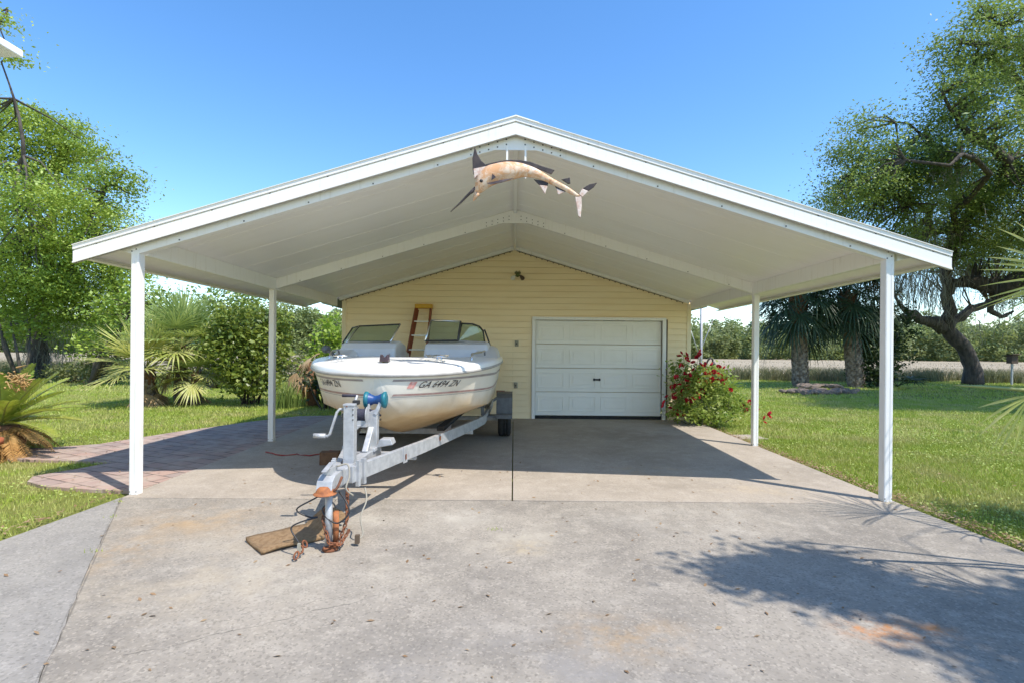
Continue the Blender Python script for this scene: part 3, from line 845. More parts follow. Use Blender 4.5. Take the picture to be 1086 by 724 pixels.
# consoles
def console(x0, x1, y0, label_round):
    b = MB()
    prof = [(y0, 1.20), (y0+.07, 1.44), (y0+.14, 1.505), (y0+.42, 1.55), (y0+.75, 1.50), (y0+.80, 1.20)]
    b.prism([(x0, y, z) for y, z in prof], (x1-x0, 0, 0), 'greygel')
    return b.build('console', boat, bevel=.035)
cl = console(-2.31, -1.57, 6.72, 1); cr = console(-1.20, -.34, 6.75, 1)
b = MB(); b.box((-1.64, 6.775, 1.30), (.004, .10, .16), 'rubrail'); b.build('locker_seam', cl)
for s in (-1, 1):      # coaming rising at each side to the windshield
    b = MB()
    pts = [(6.35, 1.33, .05), (6.6, 1.37, .09), (6.95, 1.46, .10), (7.5, 1.50, .10), (8.6, 1.46, .09), (9.9, 1.40, .08)]
    rows = []
    for (y, zt, w) in pts:
        xo = hb(y-BY) - .01
        rows.append([(BX+s*(xo), y, hzs(y-BY)+.07), (BX+s*(xo-.03), y, zt-.03), (BX+s*(xo-.09), y, zt), (BX+s*(xo-.26), y, zt+.01), (BX+s*(xo-.32), y, zt-.03), (BX+s*(xo-.33), y, 1.2)])
    b.grid(rows, 'greygel', True); b.build('coaming', boat)
def pane(name, q, fm, fr=.011, parent=boat):
    """glass quad with its metal frame; q = corner points in order"""
    b = MB(); n = len(q)
    for i in range(n): b.tube([q[i], q[(i+1) % n]], fr, fm[i], 8)
    f = b.build('windshield_frame', parent)
    g = MB(); c = [Vector(p) for p in q]
    nrm = (c[1]-c[0]).cross(c[-1]-c[0]).normalized()*.003
    g.prism([p - nrm for p in c], nrm*2, 'glass'); g.build('windshield_pane', f)
    return f
pane('left', [at(366.5, 364, 7.02), at(414, 362.5, 7.02), at(424.5, 344, 7.32), at(381, 346, 7.40)], ['frameblk', 'chrome', 'frameblk', 'chrome'])
pane('center', [at(451, 361.5, 6.98), at(485.5, 361, 6.98), at(488.5, 341, 7.22), at(457.5, 340, 7.22)], ['frameblk', 'frameblk', 'chrome', 'chrome'], .014)
pane('side', [at(486, 361.5, 7.02), at(514, 363, 7.55), at(512.5, 351, 7.55), at(508, 346, 7.45), at(501, 343.7, 7.32), at(489.5, 343, 7.25)], ['rubrail', 'frameblk', 'frameblk', 'frameblk', 'frameblk', 'frameblk'], .012)
pane('side', [at(362.5, 365, 7.5), at(366.5, 364, 7.05), at(381, 346, 7.42), at(374, 347.5, 7.75)], ['rubrail', 'chrome', 'frameblk', 'frameblk'], .010)
b = MB(); b.tube([at(514, 350, 7.6), at(517, 358, 7.8), at(520, 367, 7.9)], .012, 'frameblk', 8); b.build('windshield_strut', boat)
# seat backs inside the cockpit
for x in (-1.95, -.72):
    b = MB(); b.box((x, 8.05, 1.25), (.48, .14, .5), 'greygel'); b.box((x, 7.8, 1.0), (.48, .5, .16), 'greygel'); b.build('seat', boat, bevel=.04)
b = MB()
for k in range(12):
    a = 2*PI*k/12; a2 = 2*PI*(k+1)/12
    b.tube([(-.72+.17*math.cos(a), 7.52+.06*math.sin(a), 1.42+.15*math.sin(a)), (-.72+.17*math.cos(a2), 7.52+.06*math.sin(a2), 1.42+.15*math.sin(a2))], .012, 'black', 6)
b.build('steering_wheel', boat)
# grab rails, cleats, bow light, coiled rope
for s in (-1, 1):
    b = MB()
    y0, y1 = 5.85, 6.55
    xs = lambda y: BX + s*(hb(y-BY)-.17)
    b.tube([(xs(y0), y0, 1.30), (xs(y0), y0+.08, 1.385), (xs(6.2), 6.2, 1.40), (xs(y1), y1-.05, 1.42), (xs(y1), y1, 1.36)], .011, 'chrome', 8)
    b.build('grab_rail', boat)
    b = MB(); cx, cy, cz = BX+s*.52, 5.36, 1.318
    b.tube([(cx-.075, cy, cz+.035), (cx, cy, cz+.04), (cx+.075, cy, cz+.035)], [.007, .011, .007], 'chrome', 8)
    for q in (-.025, .025): b.cyl((cx+q, cy, cz-.02), (cx+q*.8, cy, cz+.035), .009, 'chrome', 8)
    b.build('cleat', boat)
b = MB()
b.prism([(BX-.045, 5.12, 1.30), (BX+.045, 5.12, 1.30), (BX+.035, 5.12, 1.375), (BX+.010, 5.12, 1.345), (BX-.010, 5.12, 1.345), (BX-.035, 5.12, 1.375)], (0, .08, 0), 'bowlight')
b.build('bow_light', boat, bevel=.004)
rg = np.random.default_rng(5)
b = MB(); pts = [Vector((BX+.50+.10*math.cos(k*.75)+rg.normal()*.025, 5.45+.07*math.sin(k*.75)+rg.normal()*.02, 1.352+.008*(k % 3)+.004*rg.random())) for k in range(26)]
b.tube(pts, .007, 'whitecord', 6); b.build('bow_rope', boat)
b = MB(); b.tube([(BX, BY+.16, .735), (BX, BY+.09, .76), (BX, BY+.06, .80), (BX, BY+.11, .83)], .009, 'chrome', 8); b.build('bow_eye', boat)
b = MB()      # fender shaped navigation horn on the left bow
b.lathe(at(345.5, 370, 6.15), [(0, -.07), (.03, -.065), (.05, 0), (.045, .05), (0, .06)], 'steelgrey', 12, 'Y'); b.tube([at(347, 372, 6.1), at(352, 374, 6.05), at(356, 379, 5.95)], .018, 'steelgrey', 8)
b.build('docking_light', boat)

# ================================================================== TRAILER
TX = -1.30
tr = thing('boat_trailer', 'galvanised boat trailer with winch post and rusty coupler carrying the boat', 'trailer', (TX, 6.5, 0))
def rail_pts(s): return [(TX+s*.055, 3.93, .455), (TX+s*.38, 5.27, .435), (TX+s*.80, 7.05, .43), (TX+s*.87, 7.42, .435), (TX+s*.89, 7.75, .45), (TX+s*.89, 9.9, .45)]
for s in (-1, 1):
    b = MB(); p = rail_pts(s)
    for a, c in zip(p[:-1], p[1:]):
        d = (Vector(c)-Vector(a)).normalized()*.006
        b.bar(Vector(a)-d, Vector(c)+d, .045, .125, 'galv')
    q0, q1 = Vector(p[0]), Vector(p[1])
    # riveted splice plates, reflector
    b.bar(q0.lerp(q1, .62)+Vector((s*.027, -.003, 0)), q0.lerp(q1, .68)+Vector((s*.027, -.003, 0)), .008, .155, 'galv')
    b.bar(q0.lerp(q1, .03)+Vector((s*.03, 0, .0)), q0.lerp(q1, .055)+Vector((s*.03, 0, 0)), .03, .20, 'galv')
    b.bar(q0.lerp(q1, .09)+Vector((s*.03, 0, .0)), q0.lerp(q1, .115)+Vector((s*.03, 0, 0)), .03, .20, 'galv')
    b.box(q1.lerp(Vector(p[2]), .22)+Vector((s*.026, -.008, .02)), (.012, .05, .045), 'orange')
    b.box(q0.lerp(q1, .655)+Vector((s*.034, -.014, -.02)), (.006, .03, .05), 'rust')
    b.build('frame_rail', tr, bevel=.004)
b = MB()
b.bar((TX, 3.72, .46), (TX, 4.9, .46), .085, .11, 'galv')
b.build('tongue', tr, bevel=.006)
b = MB()       # coupler head
b.prism([(TX-.055, 3.80, .54), (TX-.055, 3.60, .53), (TX-.055, 3.54, .50), (TX-.055, 3.52, .44), (TX-.055, 3.80, .42)], (.11, 0, 0), 'galv')
b.box((TX, 3.66, .555), (.05, .13, .05), 'galv'); b.box((TX+.0, 3.60, .585), (.035, .16, .012), 'galv', Matrix.Rotation(R(12), 3, 'X'))
b.lathe((TX, 3.55, .425), [(0, .045), (.035, .042), (.055, .025), (.062, .0), (.078, -.008), (.078, -.016), (.0, -.016)], 'orange', 20)
b.build('coupler', tr, bevel=.006)
b = MB()       # rusty prop under the coupler
b.cyl((TX+.01, 3.60, .04), (TX+.01, 3.60, .42), .026, 'galv', 14); b.cyl((TX+.055, 3.62, .04), (TX+.055, 3.62, .27), .020, 'orange', 12)
b.lathe((TX+.02, 3.61, .0), [(.0, .0), (.052, .0), (.056, .014), (.045, .022), (.035, .03), (.03, .05)], 'rust', 16)
b.build('prop_stand', tr)
b = MB()       # tongue jack
b.box((TX-.005, 4.10, .71), (.085, .085, .52), 'galv'); b.box((TX-.005, 4.10, .975), (.094, .094, .02), 'galv'); b.box((TX+.03, 4.14, .99), (.05, .05, .035), 'black')
for z in (.94, .90, .86): b.box((TX+.03, 4.055, z), (.012, .01, .012), 'bolt')
b.box((TX-.02, 4.055, .965), (.015, .01, .01), 'rust')
jk = b.build('tongue_jack', tr, bevel=.006)
b = MB(); b.tube([(TX-.045, 4.10, .935), (TX-.085, 4.09, .94), (TX-.105, 4.08, .915), (TX-.155, 4.07, .745), (TX-.175, 4.07, .725), (TX-.20, 4.07, .728)], .011, 'galv', 10)
b.cyl((TX-.19, 4.07, .728), (TX-.285, 4.07, .730), .019, 'galv', 12); b.build('crank_handle', jk)
b = MB()       # winch post with yoke
b.prism([(TX-.04, 4.70, .50), (TX+.05, 4.70, .50), (TX+.05, 4.70, .88), (TX-.04, 4.70, .84)], (0, .08, 0), 'galv')
b.bar((TX+.03, 4.72, .82), (TX+.085, 4.74, .95), .035, .06, 'galv', (0, 1, 0)); b.bar((TX-.03, 4.72, .82), (TX-.035, 4.74, .93), .02, .05, 'galv', (0, 1, 0))
b.prism([(TX+.04, 4.68, .52), (TX+.20, 4.68, .55), (TX+.18, 4.68, .60), (TX+.08, 4.68, .60)], (0, .14, 0), 'galv')
b.prism([(TX-.05, 4.6, .50), (TX+.06, 4.6, .50), (TX+.06, 4.9, .50), (TX-.05, 4.9, .50)], (0, 0, .03), 'galv')
b.bar((TX, 4.5, .51), (TX, 4.70, .70), .05, .05, 'galv')
wp = b.build('winch_post', tr, bevel=.006)
b = MB()
for s in (-1, 1):
    b.lathe((TX+.02+s*.075, 4.76, .955), [(0, -.03*s), (.05, -.028*s), (.075, .0), (.078, .02*s), (.05, .03*s), (0, .032*s)], 'tealrub', 20, 'X')
b.lathe((TX+.02, 4.76, .955), [(.062, -.06), (.042, -.02), (.038, 0), (.042, .02), (.062, .06)], 'bluerub', 20, 'X')
b.build('bow_roller', wp)
b = MB()
for s in (-1, 1): b.lathe((TX-.07+s*.045, 4.64, .83), [(0, 0), (.075, 0), (.075, .006*s), (0, .006*s)], 'galv', 20, 'X')
b.lathe((TX-.07, 4.64, .83), [(.055, -.044), (.055, .044)], 'strap', 20, 'X')
b.prism([(TX-.125, 4.60, .72), (TX-.02, 4.60, .72), (TX-.02, 4.60, .78), (TX-.10, 4.60, .78)], (0, .1, 0), 'galv')
b.prism([(TX-.135, 4.58, .66), (TX-.10, 4.58, .74), (TX-.06, 4.58, .74)], (0, .03, 0), 'galv')
wn = b.build('winch', wp, bevel=.003)
b = MB(); b.tube([(TX-.13, 4.63, .82), (TX-.135, 4.60, .90), (TX-.105, 4.60, 1.01)], .012, 'galv', 8); b.cyl((TX-.11, 4.60, 1.005), (TX-.235, 4.59, 1.005), .013, 'strap', 10); b.build('winch_handle', wn)
b = MB(); b.tube([(TX-.05, 4.66, .88), (TX+.02, 4.78, .84), (TX+.02, 4.93, .79)], [.012]*3, 'strap', 6); b.build('winch_strap', wn)
# cross members, bunks, axle
for y, h in ((5.15, .36), (6.9, .345), (9.6, .40)):
    w = {5.15: .33, 6.9: .76, 9.6: .88}[y]
    b = MB(); b.bar((TX-w, y, h), (TX+w, y, h), .06, .075, 'galv'); b.build('cross_member', tr, bevel=.004)
b = MB(); b.bar((TX-1.1, 8.4, .33), (TX+1.1, 8.4, .33), .06, .06, 'galv'); b.build('axle', tr, bevel=.004)

for s in (-1, 1):
    b = MB()
    b.bar((TX+s*.42, 6.2, .475), (TX+s*.55, 9.9, .475), .09, .05, 'carpet')
    b.build('bunk', tr)
    b = MB()
    for y in (6.9, 9.6): b.bar((TX+s*(.44+.03*(y-6.9)), y, .37), (TX+s*(.44+.03*(y-6.9)), y, .46), .05, .05, 'galv')
    b.bar((TX+s*.86, 7.5, .46), (TX+s*.84, 7.5, .70), .05, .05, 'steelgrey')
    b.bar((TX+s*.86, 7.5, .69), (TX+s*.80, 9.8, .71), .09, .06, 'carpet')
    b.build('bunk_bracket', tr)
    # wheel: tyre and rim
    wx = TX + s*1.16; wz = .315 + floor_z(8.4)
    b = MB()
    prof = [(.19, -.095), (.27, -.105), (.305, -.09), (.315, -.06), (.315, -.02), (.306, -.016), (.306, -.004), (.315, 0), (.315, .02), (.306, .024), (.306, .036), (.315, .04), (.315, .06), (.305, .09), (.27, .105), (.19, .095)]
    b.lathe((wx, 8.4, wz), prof, 'rubber', 32, 'X'); w = b.build('wheel', tr)
    b = MB(); b.lathe((wx, 8.4, wz), [(0, .05*s), (.08, .05*s), (.10, .03*s), (.17, .03*s), (.195, .09*s), (.195, -.09*s), (0, -.09*s)], 'white', 24, 'X'); b.build('rim', w)
    # fender with front step
    b = MB()
    prof = [(7.72, .455), (7.98, .46), (8.06, .70), (8.16, .755), (8.64, .755), (8.78, .70), (8.86, .46), (8.95, .455)]
    x0, x1 = wx-.125, wx+.125
    ra = [(x0, y, z) for y, z in prof]; rb = [(x1, y, z) for y, z in prof]
    b.grid([ra, rb], 'steelgrey', False); b.grid([[(x, y, z-.012) for x, y, z in ra], [(x, y, z-.012) for x, y, z in rb]], 'steelgrey', False)
    b.bar((x0, 7.72, .44), (x1, 7.72, .44), .02, .06, 'steelgrey'); b.bar((TX+s*.90, 7.85, .44), (x1-.03 if s > 0 else x0+.03, 7.85, .44), .25, .02, 'steelgrey')
    sidex = wx + s*.124
    b.prism([(sidex, y, z) for y, z in prof[1:7]] + [(sidex, 8.80, .62), (sidex, 8.66, .68), (sidex, 8.14, .68), (sidex, 8.02, .55)], (-.006*s, 0, 0), 'steelgrey')
    b.build('fender', tr, fix=False)
    b = MB(); b.box((TX+s*1.05, 9.95, .62), (.16, .05, .10), 'orange'); b.bar((TX+s*.9, 9.9, .47), (TX+s*1.05, 9.95, .58), .04, .04, 'steelgrey'); b.build('tail_light', tr)
rg = np.random.default_rng(11)
def soft(pts, n=5):
    P = [Vector(p) for p in pts]; o = []
    for i in range(len(P)-1):
        a, b_, c, d_ = P[max(i-1, 0)], P[i], P[i+1], P[min(i+2, len(P)-1)]
        for k in range(n):
            t = k/n; o.append(.5*((2*b_)+(c-a)*t+(2*a-5*b_+4*c-d_)*t*t+(3*b_-a-3*c+d_)*t**3))
    return o + [P[-1]]
def chain(pts, m='rust', r=.006, link=.032):
    b = MB(); pts = [Vector(p) for p in pts]; k = 0
    for a, c in zip(pts[:-1], pts[1:]):
        n = max(1, int((c-a).length/(link*.8)))
        for i in range(n):
            p = a.lerp(c, (i+.5)/n); d = (c-a).normalized(); u = d.cross(Vector((.3, 1, .2))).normalized(); v = d.cross(u); w = u if k % 2 else v; k += 1
            loop = [p + d*(link*.55*math.cos(t)) + w*(link*.33*math.sin(t)) for t in [2*PI*j/10 for j in range(11)]]
            b.tube(loop, r, m, 5, True, False)
    return b.build('safety_chain', tr)
chain([(TX+.10, 3.72, .40), (TX+.12, 3.66, .20), (TX+.08, 3.60, .05), (TX+.0, 3.55, .03), (TX-.02, 3.60, .02)])
chain([(TX-.02, 3.70, .40), (TX-.03, 3.60, .22), (TX+.03, 3.55, .07), (TX+.10, 3.58, .05), (TX+.13, 3.68, .12)])
b = MB()
p0 = Vector((TX-.125, 3.46, .03)); 
for k in range(3):
    loop = [Vector((TX-.14+.01*k, 3.42+.045*k, .035+.022*k)) + Vector((.014*math.sin(t), .020*math.cos(t), .020*math.cos(t+.6*k))) for t in [2*PI*j/12 for j in range(13)]]
    b.tube(loop, .006, 'rust', 6, True, False)
b.build('chain_hook', tr)
b = MB()
b.tube(soft([(TX+.0, 3.66, .41), (TX-.10, 3.60, .36), (TX-.20, 3.56, .30), (TX-.12, 3.57, .245), (TX-.06, 3.58, .24), (TX-.16, 3.54, .22), (TX-.22, 3.52, .18), (TX-.15, 3.48, .10), (TX-.135, 3.45, .08)]), .006, 'black', 6)
b.tube(soft([(TX+.06, 3.66, .40), (TX+.13, 3.62, .33), (TX+.15, 3.6, .26), (TX+.08, 3.58, .20), (TX+.0, 3.58, .24), (TX-.03, 3.59, .30), (TX+.03, 3.6, .34), (TX+.06, 3.6, .30)]), .006, 'black', 6)
b.tube(soft([(TX+.03, 3.70, .57), (TX+.10, 3.72, .58), (TX+.12, 3.70, .50), (TX+.11, 3.66, .42), (TX+.15, 3.7, .36)]), .007, 'whitecord', 6)
b.tube(soft([(TX+.17, 3.92, .36), (TX+.20, 3.86, .28), (TX+.18, 3.78, .18), (TX+.21, 3.74, .07), (TX+.18, 3.70, .04)]), .006, 'whitecord', 6)
b.tube(soft([(TX+.02, 3.55, .42), (TX+.08, 3.55, .45), (TX+.10, 3.6, .52)]), .009, 'rust', 6)
b.box((TX+.185, 3.69, .05), (.03, .03, .06), 'brownmetal'); b.box((TX-.135, 3.45, .075), (.018, .018, .06), 'boxgrey')
b.build('wiring', tr)

# ================================================================== SMALL THINGS UNDER THE CARPORT
lad = thing('step_ladder', 'orange fibreglass step ladder with yellow cap leaning closed on the garage wall', 'ladder', (-2.0, 10.0, 0))
lt = at(449.5, 326, 10.30); 
lb = Vector((-2.03, 9.80, floor_z(9.8)))
d = Vector((lt.x, lt.y, lt.z)) - lb
for s in (-1, 1):
    b = MB(); b.bar(lb+Vector((s*.24, 0, 0)), lb+d+Vector((s*.145, 0, 0)), .028, .075, 'ladder'); b.build('side_rail', lad)
for i in range(7):
    t = .12+i*.125; p = lb+d*t; w = .24-(.24-.145)*t
    b = MB(); b.box(p, (2*w-.03, .085, .022), 'alu'); b.build('step', lad)
for s in (-1, 1):
    b = MB(); b.bar(lb+Vector((s*.22, .10, 0)), lb+d+Vector((s*.13, .06, -.05)), .022, .045, 'ladder'); b.build('rear_leg', lad)
b = MB(); b.box(lb+d+Vector((0, .02, .02)), (.35, .14, .085), 'yellow'); b.build('top_cap', lad, bevel=.012)

b = MB(); b.box((TX-.95, 6.3, .09), (.22, .14, .16), 'wood', Matrix.Rotation(R(8), 3, 'Z'))
tag(b.build('wood_block', bevel=.006), 'brown timber block on the concrete floor under the boat', 'timber block')
# doormat: flat left part, then a curl rising round the prop
b = MB()
ra, rb = [], []
u = Vector((.72, .69, 0)).normalized(); v = Vector((-.69, .72, 0)).normalized()
o0 = Vector((-1.71, 3.50, 0))
L = .70
N = 26
top, bot = [], []
for i in range(N+1):
    t = i/N; p = Vector((o0.x, o0.y, 0)) + u*(L*t)
    z = .028 + .012*math.sin(t*5)
    if .40 < t < .66: z -= .0
    if t > .62:
        k = (t-.62)/.38; z += .13*math.sin(k*PI*.55)
        p -= u*.07*k*k
    wd = .35
    top.append([p + v*(wd*(j/6)) + Vector((0, 0, z + .006*math.sin(j*1.3+i*.4))) for j in range(7)])
b.grid(top, 'coir', True)
b.grid([[q - Vector((0, 0, .024)) for q in r] for r in top][::-1], 'coir', True)
for e in (0, 6): b.grid([[r[e] for r in top], [r[e]-Vector((0, 0, .024)) for r in top]], 'coir', True)
for r in (top[0], top[-1]): b.grid([r, [q-Vector((0, 0, .024)) for q in r]], 'coir', True)
mato = b.build('doormat')
tag(mato, 'worn brown coir doormat with one curled end under the trailer coupler', 'doormat')
# frayed fibres of the mat edge
rg = np.random.default_rng(3)
b = MB(); pts = []
q = [at(282, 470, 6.9), at(300, 471, 6.7), at(315, 470, 6.8), at(328, 467, 6.7), at(345, 462, 6.9), at(360, 460, 7.0)]
b.tube(rough_path(rg, [(p.x, p.y, floor_z(p.y)+.012) for p in q], 3, .05)[0:], .008, 'redcord', 6)
for vtx in b.v: pass
b.v = [(x, y, max(z, floor_z(y)+.004)) for x, y, z in b.v]
tag(b.build('extension_cord', fix=False), 'thin red extension cord lying on the floor left of the boat', 'cord')

# ================================================================== MARLIN
FY = 4.70
fish = thing('marlin_sculpture', 'peeling orange and silver metal marlin hanging below the carport peak', 'sculpture', tuple(at(545, 180, FY)))
def fp(zx, zy, dy=0.0):
    p = at(470 + zx/6.388, 145 + zy/6.388, FY); p.y += dy; return p
topl = [(212, 345), (222, 300), (240, 255), (290, 205), (360, 183), (430, 172), (500, 176), (560, 190), (640, 222), (740, 283), (850, 345), (928, 402)]
botl = [(210, 405), (235, 395), (280, 370), (330, 335), (395, 312), (450, 300), (510, 282), (560, 275), (640, 290), (740, 330), (850, 384), (905, 412)]
b = MB(); rows = []
def cat(pts, n=4):
    o = []
    for i in range(len(pts)-1):
        p0, p1, p2, p3 = pts[max(i-1, 0)], pts[i], pts[i+1], pts[min(i+2, len(pts)-1)]
        for k in range(n):
            t = k/n
            o.append(tuple(.5*((2*p1[j]) + (-p0[j]+p2[j])*t + (2*p0[j]-5*p1[j]+4*p2[j]-p3[j])*t*t + (-p0[j]+3*p1[j]-3*p2[j]+p3[j])*t**3) for j in (0, 1)))
    o.append(pts[-1]); return o
tt, bb_ = cat(topl), cat(botl)
for i, (a, c) in enumerate(zip(tt, bb_)):
    A, Bq = fp(*a), fp(*c); m_ = (A+Bq)/2; h = (A-Bq)/2
    w = max(.012, h.length*.72)*min(1, .35+i*.12)
    row = []
    for j in range(16):
        an = 2*PI*j/16
        row.append(m_ + h*math.cos(an) + Vector((0, -w*math.sin(an), 0)))
    rows.append(row)
b.grid(rows, 'fish', True, True); b.sheet(rows[0], 'fish'); b.sheet(rows[-1], 'fish')
b.build('body', fish)
b = MB(); b.tube([fp(225, 350), fp(180, 385), fp(110, 455), fp(50, 511)], [.022, .013, .008, .003], 'findark', 10); b.build('bill', fish)
b = MB(); b.tube([fp(235, 385), fp(220, 405), fp(204, 436)], [.030, .020, .006], 'fish', 10); b.build('lower_jaw', fish)
def fin(poly, m, name='fin', th=.014):
    b = MB(); b.prism([fp(x, y, -th/2) for x, y in poly], (0, th, 0), m); return b.build(name, fish, bevel=.004)
fin([(200, 225), (198, 150), (215, 68), (232, 120), (258, 165), (290, 192), (300, 215), (205, 260)], 'findark', 'dorsal_fin')
fin([(205, 222), (290, 205), (240, 260), (212, 290)], 'finpale', 'dorsal_base', .03)
fin([(280, 190), (380, 168), (430, 160), (520, 160), (590, 172), (680, 205), (756, 228), (733, 258), (690, 240), (600, 205), (500, 178), (400, 180), (300, 205)], 'findark', 'dorsal_ridge', .012)
fin([(612, 290), (715, 308), (708, 336), (650, 330)], 'findark', 'anal_fin'); fin([(650, 330), (708, 336), (690, 392)], 'finpale', 'anal_fin_tip')
fin([(755, 332), (832, 365), (828, 378), (765, 352)], 'findark', 'rear_fin'); fin([(765, 352), (828, 378), (778, 396)], 'finpale', 'rear_fin_tip')
fin([(800, 292), (858, 279), (862, 320), (845, 322)], 'findark', 'second_dorsal_fin')
fin([(920, 395), (940, 355), (985, 372), (942, 412)], 'finpale', 'tail_lobe', .02); fin([(945, 352), (990, 325), (1043, 314), (1020, 345), (985, 370)], 'findark', 'tail_lobe')
fin([(893, 412), (935, 408), (938, 470), (931, 552), (915, 540), (905, 480)], 'finpale', 'tail_lobe', .02)
b = MB(); b.prism([fp(300, 340, -.10), fp(400, 320, -.11), fp(480, 305, -.09), fp(400, 345, -.14), fp(330, 358, -.14)], (0, .008, 0), 'findark'); b.prism([fp(335, 270, -.075), fp(330, 320, -.1), fp(360, 300, -.1)], (0, .008, 0), 'findark'); b.build('pectoral_fin', fish)
b = MB(); e_ = fp(262, 322, -.085); b.lathe(e_, [(0, -.012), (.012, -.008), (.016, 0), (.012, .01)], 'black', 14, 'Y'); b.build('eye', fish)
b = MB()
for zx in (430, 560):
    i = fp(zx, 215); b.box((i.x, 4.918, (i.z+3.36)/2), (.018, .006, 3.40-i.z), 'ceiling'); b.tube([i, Vector((i.x, 4.92, i.z))], .006, 'steelpole', 6)
b.build('mounting_strap', fish)

# ================================================================== PLANTS
def fan_frond(mb, base, az, el, Lp, Rb, nseg, droop, rng, m, pm='petiole', spread=R(250), sag=.25, wmid=.022, fold=.18, axes=None, hubpt=None):
    """one costapalmate leaf in world space; gravity bends stalk and segment tips"""
    base = Vector(base)
    d = Vector((math.cos(az)*math.cos(el), math.sin(az)*math.cos(el), math.sin(el)))
    side = Vector((-math.sin(az), math.cos(az), 0)); n = side.cross(d)*-1
    if n.z < 0: n = -n
    pts = []
    for i in range(6):
        t = i/5; pts.append(base + d*(Lp*t) + Vector((0, 0, -sag*Lp*t*t)))
    if hubpt is not None:
        dl = Vector(hubpt) - pts[-1]; pts = [p + dl*(i/5) for i, p in enumerate(pts)]
    mb.tube(pts, [.022, .018, .016, .014, .012, .010], pm, 5, True, False)
    hub = pts[-1]; d2 = (pts[-1]-pts[-2]).normalized()
    n2 = side.cross(d2)*-1
    if n2.dot(n) < 0: n2 = -n2
    if axes is not None:
        d2 = Vector(axes[0]).normalized(); side = Vector(axes[1]); side = (side - d2*side.dot(d2)).normalized(); n2 = d2.cross(side)
    for k in range(nseg):
        a = (k/(nseg-1)-.5)*spread
        r = Rb*(1-.28*abs(a/(spread/2))**1.6)*rng.uniform(.92, 1.05)
        u = d2*math.cos(a) + side*math.sin(a)
        u = (u + n2*fold*abs(math.sin(a*.5))*1.2 + Vector(rng.normal(size=3)*.035)).normalized()
        w = u.cross(n2).normalized()
        wm = wmid*rng.uniform(.8, 1.2)
        dr = droop*rng.uniform(.5, 1.6)
        row = []
        for t, ww in ((.0, .35), (.3, .9), (.6, 1.0), (.82, .55), (1.0, .04)):
            p = hub + u*(r*t) + Vector((0, 0, -dr*r*max(0, t-.35)**2*2.0))
            row.append((p - w*wm*ww, p + n2*wm*.35*ww, p + w*wm*ww))
        mb.add([q for tr_ in row for q in tr_], [(i*3+j, i*3+j+1, i*3+j+4, i*3+j+3) for i in range(4) for j in range(2)], m, False)

def feather_frond(mb, base, az, el, L, nl, ll, droop, rng, m, pm='petiole', w=.012, vee=.5):
    base = Vector(base); d = Vector((math.cos(az)*math.cos(el), math.sin(az)*math.cos(el), math.sin(el))); side = Vector((-math.sin(az), math.cos(az), 0))
    P = lambda t: base + d*(L*t) + Vector((0, 0, -droop*L*t*t))
    mb.tube([P(i/8) for i in range(9)], [.014*(1-.09*i) for i in range(9)], pm, 5, True, False)
    for k in range(nl):
        t = .10 + .9*k/nl; p = P(t); tg = (P(min(1, t+.02))-P(t-.02)).normalized(); up = side.cross(tg)
        if up.z < 0: up = -up
        l = ll*math.sin(PI*min(1, .12+.86*t))**.55*rng.uniform(.9, 1.1)
        for s in (-1, 1):
            u = (side*s*.80 + tg*.55 + up*vee*.6 + Vector(rng.normal(size=3)*.05)).normalized(); q = u.cross(up).normalized()
            a = p + u*l*.5; e = p + u*l + Vector((0, 0, -l*.12))
            mb.add([p - q*w*.5, p + q*w*.5, a + q*w, a - q*w, e], [(0, 1, 2, 3), (3, 2, 4)], m)

def palm_trunk(name, parent, base, top, r0, r1, rng, boots=True, fat=None):
    b = MB(); base = Vector(base); top = Vector(top); n = 26
    pts = [base.lerp(top, i/n) for i in range(n+1)]
    rr = [r0 + (r1-r0)*i/n for i in range(n+1)]
    if fat: rr = [r*(1+fat*sm((i/n-.45)/.25)) for i, r in enumerate(rr)]
    b.tube(pts, rr, 'palmbark', 16, True, True, .06, rng)
    if boots:
        k = 0; H = (top-base).length; z = .05
        while z < H:
            c = base.lerp(top, z/H); r = rr[int(z/H*n)]
            for j in range(9):
                a = 2*PI*(j+.5*(k % 2))/9 + rng.normal()*.06
                o = Vector((math.cos(a), math.sin(a), 0)); t = Vector((-math.sin(a), math.cos(a), 0))
                s_ = r*.32
                h_ = (.10+.45*r)*rng.uniform(.8, 1.3)
                q = c + o*r*.96
                fibre = 'fibre' if z > H*.55 else 'palmbark'
                b.add([q - t*s_ , q + t*s_, q + t*s_*.45 + o*(.22*r) + Vector((0, 0, h_)), q - t*s_*.45 + o*(.22*r) + Vector((0, 0, h_)), q + o*(.20*r) + Vector((0, 0, h_*.45))],
                      [(0, 1, 4), (1, 2, 4), (2, 3, 4), (3, 0, 4)], fibre)
            z += .10+.14*r; k += 1
    return b.build(name, parent, fix=False)

